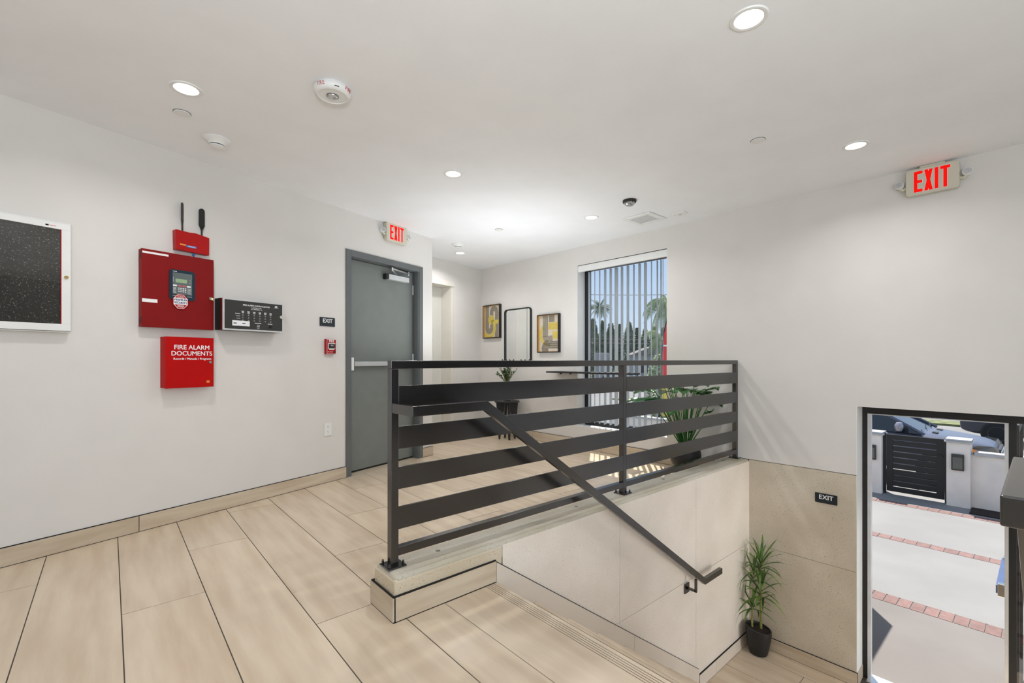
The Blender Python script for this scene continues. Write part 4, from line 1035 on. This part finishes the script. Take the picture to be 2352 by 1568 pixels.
rosette((.0, .04), 14, .25, .64, .74)

# ------------------------------------------------------------------ outdoors
GZ = -1.56
yard = empty('driveway', kind='structure')
def slab(x0, x1, y0=-8, y1=14, z=GZ, m='drive'): return G().box(x0, x1, y0, y1, z - .12, z).build('slab', M[m], yard)
rows = [(6.55, 6.78), (8.87, 9.08), (11.08, 11.31)]
slab(4.90, 6.548, m='drive2'); slab(6.782, 8.868); slab(9.082, 11.078); slab(11.312, 12.9)
for a, b in rows:
    G().box(a - .001, b + .001, -8, 14, GZ - .12, GZ - .004).build('mortar_bed', M['mortar'], yard)
for (a, b), pit, y0, y1 in ((rows[0], .1145, -.4, 2.2), (rows[1], .150, -.4, 3.2), (rows[2], .150, -.4, 3.6)):
    y = y0; base = None
    while y < y1:
        if base is None: base = G().box(a + .004, b - .004, 0, pit - .012, GZ - .02, GZ + .002).build('brick', M['brick'], yard, loc=(0, y, 0))
        else:
            c = base.copy(); COL.objects.link(c); c.parent = yard; c.location = (0, y, 0)
        y += pit
# gate wall
gw = empty('gate_wall', (11.9, 0, GZ), label='low grey white stucco wall with capped square pillars across the driveway', cat='wall')
def gb(name, m, x0, x1, y0, y1, z0, z1, parent=gw, bevel=0): return G().box(x0 - 11.9, x1 - 11.9, y0, y1, z0, z1).build(name, m, parent, bevel=bevel)
for ya, yb in ((2.175, 2.52), (.895, 1.215)):
    gb('pillar', M['stucco'], 11.78, 12.12, ya, yb, 0, 1.175); gb('pillar_cap', M['cap'], 11.75, 12.15, ya - .03, yb + .03, 1.175, 1.205, bevel=.005); gb('pillar_cap', M['cap'], 11.765, 12.135, ya - .015, yb + .015, 1.205, 1.24, bevel=.006)
gb('wall_panel', M['stucco'], 11.88, 12.02, -6, .895, 0, .965); gb('wall_coping', M['cap'], 11.84, 12.06, -6, .85, .965, 1.03, bevel=.006)
gb('wall_panel', M['stucco'], 11.88, 12.02, 2.52, 9, 0, .965); gb('wall_coping', M['cap'], 11.84, 12.06, 2.55, 9, .965, 1.03, bevel=.006)
for i, yc in enumerate((2.345, 1.06)):
    l = empty('wall_lantern', (11.779, yc, GZ + .82), label='dark box lantern on the %s stucco gate pillar' % ('left' if i == 0 else 'right'), cat='lantern', group='box lanterns on the gate pillars')
    G().box(-.05, 0, -.085, .085, -.145, .15).build('housing', mat('lantern_bronze', lin(58, 56, 52), .5) if i == 0 else bpy.data.materials['lantern_bronze'], l, bevel=.004)
    G().box(-.056, -.050, -.065, .065, -.115, .095).build('lantern_pane', mat('lantern_pane', lin(98, 98, 92), .3) if i == 0 else bpy.data.materials['lantern_pane'], l)
gt = empty('slatted_gate', (11.92, 1.70, GZ), label='black horizontally slatted metal gate between the two stucco pillars', cat='gate')
def gtb(nm, y0, y1, z0, z1, x0=-.02, x1=.02): return G().box(x0, x1, y0 - 1.70, y1 - 1.70, z0, z1).build(nm, M['blackm'], gt)
gtb('gate_post', 2.125, 2.17, .0, 1.22); gtb('gate_post', 1.22, 1.25, .0, 1.22)
gtb('gate_stile', 2.02, 2.115, .06, 1.20); gtb('gate_stile', 1.255, 1.365, .06, 1.20); gtb('gate_rail', 1.365, 2.02, 1.10, 1.20); gtb('gate_rail', 1.365, 2.02, .06, .155)
z = .175
for k in range(8):
    gtb('gate_slat', 1.365, 2.02, z, z + .097, -.010, .010); z += .1165
gtb('gate_latch', 1.285, 1.345, .86, .90, -.045, -.02)
# soil bed at wall foot
G().box(11.40, 11.875, -6, .88, GZ - .02, GZ + .018).build('planting_bed', M['soil']); tag(bpy.data.objects['planting_bed'], 'dark soil strip at the foot of the stucco wall', 'soil bed')
# side wall outside the door casting its shade on the drive
G().box(4.95, 7.1, 1.88, 2.05, GZ, GZ + 2.32).build('side_wall', M['stucco']); tag(bpy.data.objects['side_wall'], 'outside stair side wall left of the street door', 'wall')
# street, kerb, verge
stt = G(); stt.box(12.9, 45, -60, 90, GZ - .2, GZ - .06); struct(stt.build('street', M['street']))
G().box(12.9, 13.15, -30, 40, GZ - .2, GZ + .02).build('kerb', M['mortar']); struct(bpy.data.objects['kerb'])
vg = G(); vg.box(45, 120, -80, 140, GZ - .2, GZ + .03); struct(vg.build('verge', M['grass']))
g = G(); g.box(26.5, 28, -8, 20, GZ - .05, GZ + .02); g.build('grass_strip', M['grass']); struct(bpy.data.objects['grass_strip'])

# cars
def car(name, paint, loc, flip, label, scale=1):
    t = empty(name, loc, R(180) if flip else 0, label, 'car')
    # local: length along y (front at -y), side facing the house at x=0, width to x=1.85
    L = 4.65; Wd = 1.86
    st_ = [(0.00, .42, .74, .30), (.06, .28, .88, .16), (.28, .24, .96, .05), (.80, .23, 1.03, .0), (1.25, .23, 1.08, .0), (1.55, .23, 1.10, .0), (2.6, .23, 1.12, .0), (3.7, .23, 1.13, .02), (4.3, .26, 1.10, .06), (4.58, .34, 1.0, .12), (4.65, .45, .85, .2)]
    vs = []; K = 12
    for y, zb, zt, ins in st_:
        h = zt - zb; x0 = ins; x1 = Wd - ins
        half = [(x0 + .10, zb), (x0 + .02, zb + .08), (x0, zb + h * .45), (x0 + .01, zb + h * .72), (x0 + .09, zt - .035), (x0 + .28, zt + .02)]
        cross = half + [(Wd - x, z) for x, z in reversed(half)]
        vs += [(x, y, z) for x, z in cross]
    n = len(st_); fs = [(j * K + i, j * K + (i + 1) % K, (j + 1) * K + (i + 1) % K, (j + 1) * K + i) for j in range(n - 1) for i in range(K)] + [tuple(range(K))[::-1], tuple((n - 1) * K + i for i in range(K))]
    g = G(); g.add(vs, fs); o = g.build('body', paint, t, smooth=True); sb = o.modifiers.new('s', 'SUBSURF'); sb.levels = 2; sb.render_levels = 2
    # greenhouse glass
    def gh(inset, zr, zb, m, nm, ysh):
        q = [(1.16 + ysh, zb, .10), (2.05, zr, .26), (2.6, zr + .04, .27), (3.8, zr, .28), (4.5 - ysh, zb, .14)]
        vs = []
        for y, z, ins in q: vs += [(ins * .35 + inset, y, zb - .02), (ins + inset, y, z), (Wd - ins - inset, y, z), (Wd - ins * .35 - inset, y, zb - .02)]
        fs = [(4 * j + i, 4 * j + i + 1, 4 * j + i + 5, 4 * j + i + 4) for j in range(4) for i in range(3)]
        g = G(); g.add(vs, fs); return g.build(nm, m, t)
    gh(0.0, 1.56, 1.08, M['tint'], 'windows', 0)
    # roof and pillars
    g = G(); g.box(.24, Wd - .24, 2.10, 3.85, 1.585, 1.625); g.build('roof', paint, t, bevel=.02)
    for xs_ in (0, 1):
        X = lambda x: x if xs_ == 0 else Wd - x
        for pts in (((X(.06), 1.10, 1.06), (X(.25), 2.04, 1.58)), ((X(.03), 2.75, 1.08), (X(.24), 2.85, 1.58)), ((X(.06), 4.42, 1.08), (X(.26), 3.85, 1.58))):
            g = G(); g.tube(pts, .035, n=6); g.build('pillar', paint if pts[0][1] < 2 or pts[0][1] > 4 else M['blackm'], t)
        mx = X(-.12); g = G(); T = Matrix.Translation((mx, 1.50, 1.20)); g.lathe([(0, -.085), (.05, -.08), (.075, -.03), (.078, .03), (.05, .08), (0, .085)], None, T @ Matrix.Diagonal((1.6, 1.0, 1.15, 1)), 16)
        mo = g.build('side_mirror', mat('mirror_shell', lin(150, 150, 158), .25, .3) if 'mirror_shell' not in bpy.data.materials else bpy.data.materials['mirror_shell'], t, smooth=True)
        g = G(); g.tube([(X(-.03), 1.54, 1.12), (X(.06), 1.56, 1.08)], .02, n=6); g.build('mirror_arm', M['blackm'], t)
        # headlight
        g = G(); hp = [(X(.03), .50, .80), (X(.05), .26, .78), (X(.16), .085, .76), (X(.42), .02, .74), (X(.42), .03, .87), (X(.18), .10, .92), (X(.06), .30, .93)]
        cc = Vector((X(.7), .8, .8)); g.add([tuple(Vector(p) + (Vector(p) - cc).normalized() * .03) for p in hp] , [tuple(range(7)) if xs_ else tuple(range(7))[::-1]]); g.build('headlight', mat('headlight_glass', lin(104, 104, 100), .2) if 'headlight_glass' not in bpy.data.materials else bpy.data.materials['headlight_glass'], t)
        g = G(); hp = [(X(.03), .50, .80), (X(.05), .26, .78), (X(.05), .27, .83), (X(.03), .52, .90)]; g.add([tuple(Vector(p) + (Vector(p) - cc).normalized() * .036) for p in hp], [(0, 1, 2, 3) if xs_ else (3, 2, 1, 0)]); g.build('indicator', M['amber'], t)
        for yw in (.85, 3.72):
            T = Matrix.Translation((X(.07), yw, .345)) @ Matrix.Rotation(R(90), 4, 'Y')
            g = G(); g.lathe([(.22, -.11), (.335, -.11), (.345, -.09), (.345, .09), (.335, .11), (.22, .11)], None, T, 28); w_ = g.build('tyre', M['rubber'], t, smooth=True)
            g = G(); g.lathe([(0, -.10), (.06, -.105), (.07, -.09), (.21, -.085), (.225, -.115), (.225, .11), (0, .11)], None, T, 24)
            g.build('rim', M['silver'], w_, smooth=True)
            g = G()
            for k in range(5):
                T2_ = T @ Matrix.Rotation(2 * math.pi * k / 5, 4, 'Z'); g.add([(.07, -.012, -.0925), (.09, .045, -.0915), (.20, .06, -.089), (.20, .005, -.089), (.07, -.012, .1115), (.09, .045, .1115), (.20, .06, .1115), (.20, .005, .1115)], [(0, 1, 2, 3), (4, 5, 6, 7)], None, T2_)
            g.build('rim_opening', M['blackm'], w_)
            g = G(); g.cyl((X(.0 + .005) if xs_ == 0 else X(.005), yw, .345), (X(.16), yw, .345), .40, n=28); g.build('wheel_arch', M['blackm'], t)
    for k in range(3):
        g = G(); g.box(.48, Wd - .48, -.035, .0, .60 + k * .085, .635 + k * .085); g.build('grille_bar', M['silver'], t)
    g = G(); g.box(.45, Wd - .45, -.02, .03, .55, .84); g.build('grille', M['blackm'], t)
    for x in (.55, 1.2):
        g = G(); T = Matrix.Translation((x, .98, 1.075)) @ Matrix.Rotation(R(4), 4, 'X'); g.box(-.11, .11, -.05, .05, 0, .006, None, T); g.build('bonnet_vent', M['blackm'], t)
    for x in (.6, 1.15):
        g = G(); g.tube([(x, 1.14, 1.13), (x + .35, 1.20, 1.19)], .01, n=5); g.build('wiper', M['blackm'], t)
    return t
car('parked_suv', M['carblue'], (13.25, .62, GZ + .03), False, 'blue grey SUV parked on the street right behind the slatted gate')
car('parked_car', M['cardark'], (21.7, -2.65, GZ - .04), False, 'dark car parked on the far side of the street behind the SUV')
bpy.data.objects['parked_car'].location = (21.7, -2.7, GZ - .04)

# trees, palms, house, flag and wires seen through the window
def tree_mesh(h, r, n, seed, cone=True, leaf=.20):
    rr = random.Random(seed); g = G()
    for k in range(n):
        u = rr.random() ** .7; z = .06 * h + u * .94 * h
        rad = (r * (1 - u) ** .7 * (.75 + .25 * math.sin(9 * u + seed)) if cone else r * math.sin(math.pi * min(1, .15 + .85 * u)) ** .6)
        a = rr.uniform(0, 6.283); q = rad * math.sqrt(rr.uniform(.35, 1)); c = Vector((q * math.cos(a), q * math.sin(a), z))
        d = Vector((rr.gauss(0, 1), rr.gauss(0, 1), rr.gauss(0, .6) + .4)).normalized(); s_ = d.orthogonal().normalized(); L = leaf * rr.uniform(.7, 1.5)
        g.add([tuple(c - s_ * L * .45), tuple(c + d * L * .4), tuple(c + s_ * L * .45), tuple(c - d * L)], [(0, 1, 2, 3)])
    return g
def at(px, D):                                       # plan point D metres forward in the viewing direction at image column px
    a = (px - 1176) / 1065; return ((fx_ + fy_ * a) * D, (fy_ - fx_ * a) * D)
tm = [tree_mesh(6.2, .80, 3600, s, True, .17).build('crown', M['foliage']) for s in (1, 2)]
tp = [(1318, 33, 6.6), (1343, 38, 6.3), (1362, 33, 5.6), (1384, 38, 5.9), (1403, 33, 5.3), (1424, 38, 5.6), (1445, 33, 5.4), (1464, 38, 5.3), (1482, 33, 4.9), (1503, 38, 5.4), (1524, 33, 5.0), (1547, 38, 5.6)]
nm_ = ['leftmost', 'second', 'third', 'fourth', 'fifth', 'sixth', 'seventh', 'eighth', 'ninth', 'tenth', 'eleventh', 'rightmost']
tp = [(p, D * 1.8, (h - 2.7) * 1.8 + 2.7) for p, D, h in tp]
for i, (p, D, h) in enumerate(tp):
    x, y = at(p, D)
    t = empty('conifer', (x, y, GZ), random.uniform(0, 6), 'dark evergreen tree of the row seen through the window, %s from the left' % nm_[i] if i not in (0, 11) else '%s dark evergreen tree of the row seen through the window' % nm_[i], 'tree', 'row of evergreen trees beyond the street')
    c = tm[i % 2] if i < 2 else tm[i % 2].copy()
    if i >= 2: COL.objects.link(c)
    c.parent = t; c.scale = (1.75, 1.75, h / 6.2)
    G().cyl((0, 0, 0), (0, 0, h * .6), .14, n=8, r2=.05).build('trunk', M['bark'], t)
def palm(px, D, h, fr, L, label, droop=1.0, seed=1):
    x, y = at(px, D); rr = random.Random(seed)
    t = empty('palm_tree', (x, y, GZ), 0, label, 'tree', 'palm trees beyond the street')
    G().tube([(0, 0, 0), (.1, 0, h * .5), (0, .05, h)], [.17, .13, .11], n=8).build('trunk', M['bark'], t)
    for k in range(fr):
        a = 2.4 * k; el = R(rr.uniform(-15, 75)); g = G(); d = Vector((math.cos(a) * math.cos(el), math.sin(a) * math.cos(el), math.sin(el))); p = Vector((0, .05, h)); sd = Vector((-math.sin(a), math.cos(a), 0)); n = 12; pts = []
        for i in range(n + 1): pts.append(p.copy()); p = p + d * (L / n); d = (d + Vector((0, 0, -.20 * droop))).normalized()
        for i in range(1, n):
            for s_ in (-1, 1):
                for q in range(2):
                    c = pts[i] + (pts[i + 1] - pts[i]) * q * .5; lw = L * .30 * math.sin(math.pi * (i / n) ** .7)
                    e_ = c + sd * s_ * lw * .55 + Vector((0, 0, -lw * .75 * droop)) + (pts[i + 1] - pts[i]) * .6
                    wv = (pts[i + 1] - pts[i]) * .22
                    g.add([tuple(c - wv), tuple(c + wv), tuple(e_)], [(0, 1, 2)])
        g.tube(pts, .02, n=4); g.build('frond', M['foliage2'] if droop > 1 else M['foliage'], t)
palm(1378, 76, 11.2, 30, 2.4, 'bushy palm seen left in the window above the hedge', .8, 2)
palm(1535, 24, 5.6, 18, 1.9, 'tall palm with drooping fronds at the right window edge', 1.5, 5)
palm(1520, 27, 3.9, 14, 1.5, 'lower drooping palm below the tall palm at the right window edge', 1.5, 8)
x, y = at(1513, 20)
t = empty('bush', (x, y, GZ), 0, 'light green leafy bush beside the red flag', 'bush'); tree_mesh(2.9, .55, 2200, 9, False, .11).build('foliage', M['foliage2'], t); G().cyl((0, 0, 0), (0, 0, 1.2), .08, n=6).build('trunk', M['bark'], t)
x, y = at(1490, 50)
t = empty('house', (x, y, GZ), R(45), 'small pale house with pitched roof seen low in the window', 'house'); t.scale = (1.8, 1.8, 1.25)
G().box(-.9, .9, -1, 1, 0, 2.7).build('house_walls', M['house'], t)
g = G(); g.add([(-1.1, -1.2, 2.6), (1.1, -1.2, 2.6), (1.1, 1.2, 2.6), (-1.1, 1.2, 2.6), (-1.1, 0, 3.3), (1.1, 0, 3.3)], [(0, 1, 5, 4), (2, 3, 4, 5), (0, 4, 3), (1, 2, 5), (0, 3, 2, 1)]); g.build('roof', M['roofm'], t)
for xx in (-.7, .25):
    G().box(xx, xx + .4, -1.04, -.98, 1.1, 2.0).build('house_window', M['tint'], t); G().box(-.94, -.88, xx, xx + .4, 1.1, 2.0).build('house_window', M['tint'], t)
x, y = at(1383, 47)
t = empty('utility_cabinet', (x, y, GZ), R(30), 'pale grey block seen low behind the blind on the left', 'cabinet')
G().box(-.9, .9, -.6, .6, 0, 3.4).build('cabinet_body', M['house'], t, bevel=.03); G().box(-.6, .6, -.64, -.58, .3, 2.6).build('cabinet_door', M['mortar'], t)
g = G()
for k, (z1_, z2_) in enumerate(((5.75, 5.75), (2.75, 2.6), (2.45, 2.35))):
    a_ = at(1250, 32); b_ = at(1640, 32); n = 12
    g.tube([(a_[0] + (b_[0] - a_[0]) * u, a_[1] + (b_[1] - a_[1]) * u, z1_ + (z2_ - z1_) * u - .5 * u * (1 - u)) for u in [i / n for i in range(n + 1)]], .018, n=4)
g.build('power_lines', M['blackm']); tag(bpy.data.objects['power_lines'], 'thin power lines crossing the sky behind the window', 'wires')
# feather flag
x, y = at(1519, 12)
t = empty('feather_flag', (x, y, GZ), math.atan2(-fx_, fy_), 'red feather flag with yellow bottom at the right window edge', 'flag')
G().tube([(0, 0, 0), (.0, 0, 2.6), (.06, 0, 3.4), (.22, 0, 4.05)], .014, n=6).build('pole', M['blackm'], t)
g = G(); n = 14
lf_ = lambda z: (0 if z < 2.6 else .0 + (z - 2.6) ** 2 * .105); rt_ = lambda z: .62 if z < 2.9 else .62 - (z - 2.9) ** 1.6 * .24
for i in range(n):
    z0_, z1_ = 1.25 + 2.8 * i / n, 1.25 + 2.8 * (i + 1) / n
    for j in range(4):
        f0, f1 = j / 4, (j + 1) / 4
        P = lambda f, z: (lf_(z) + (max(rt_(z), lf_(z) + .01) - lf_(z)) * f + .01, .03 * math.sin(4 * f + z * 2), z)
        mm = M['flagyel'] if (z1_ + f0 * .6) < 2.35 else M['flagred']
        g.add([P(f0, z0_), P(f1, z0_), P(f1, z1_), P(f0, z1_)], [(0, 1, 2, 3)], mm)
g.build('banner', M['flagred'], t)
g = G(); g.box(.03, .35, -.04, -.035, 3.05, 3.09); g.build('white_stripe', M['whitep'], t)
G().lathe([(0, 0), (.22, 0), (.2, .05), (0, .06)], n=16).build('flag_base', M['blackm'], t)

x, y = at(1425, 42); src = bpy.data.objects['parked_car']; c = copy_tree(src); c.location = (x, y - 2.3, GZ - .04); c['label'] = 'dark car parked far across the street seen low behind the blind'
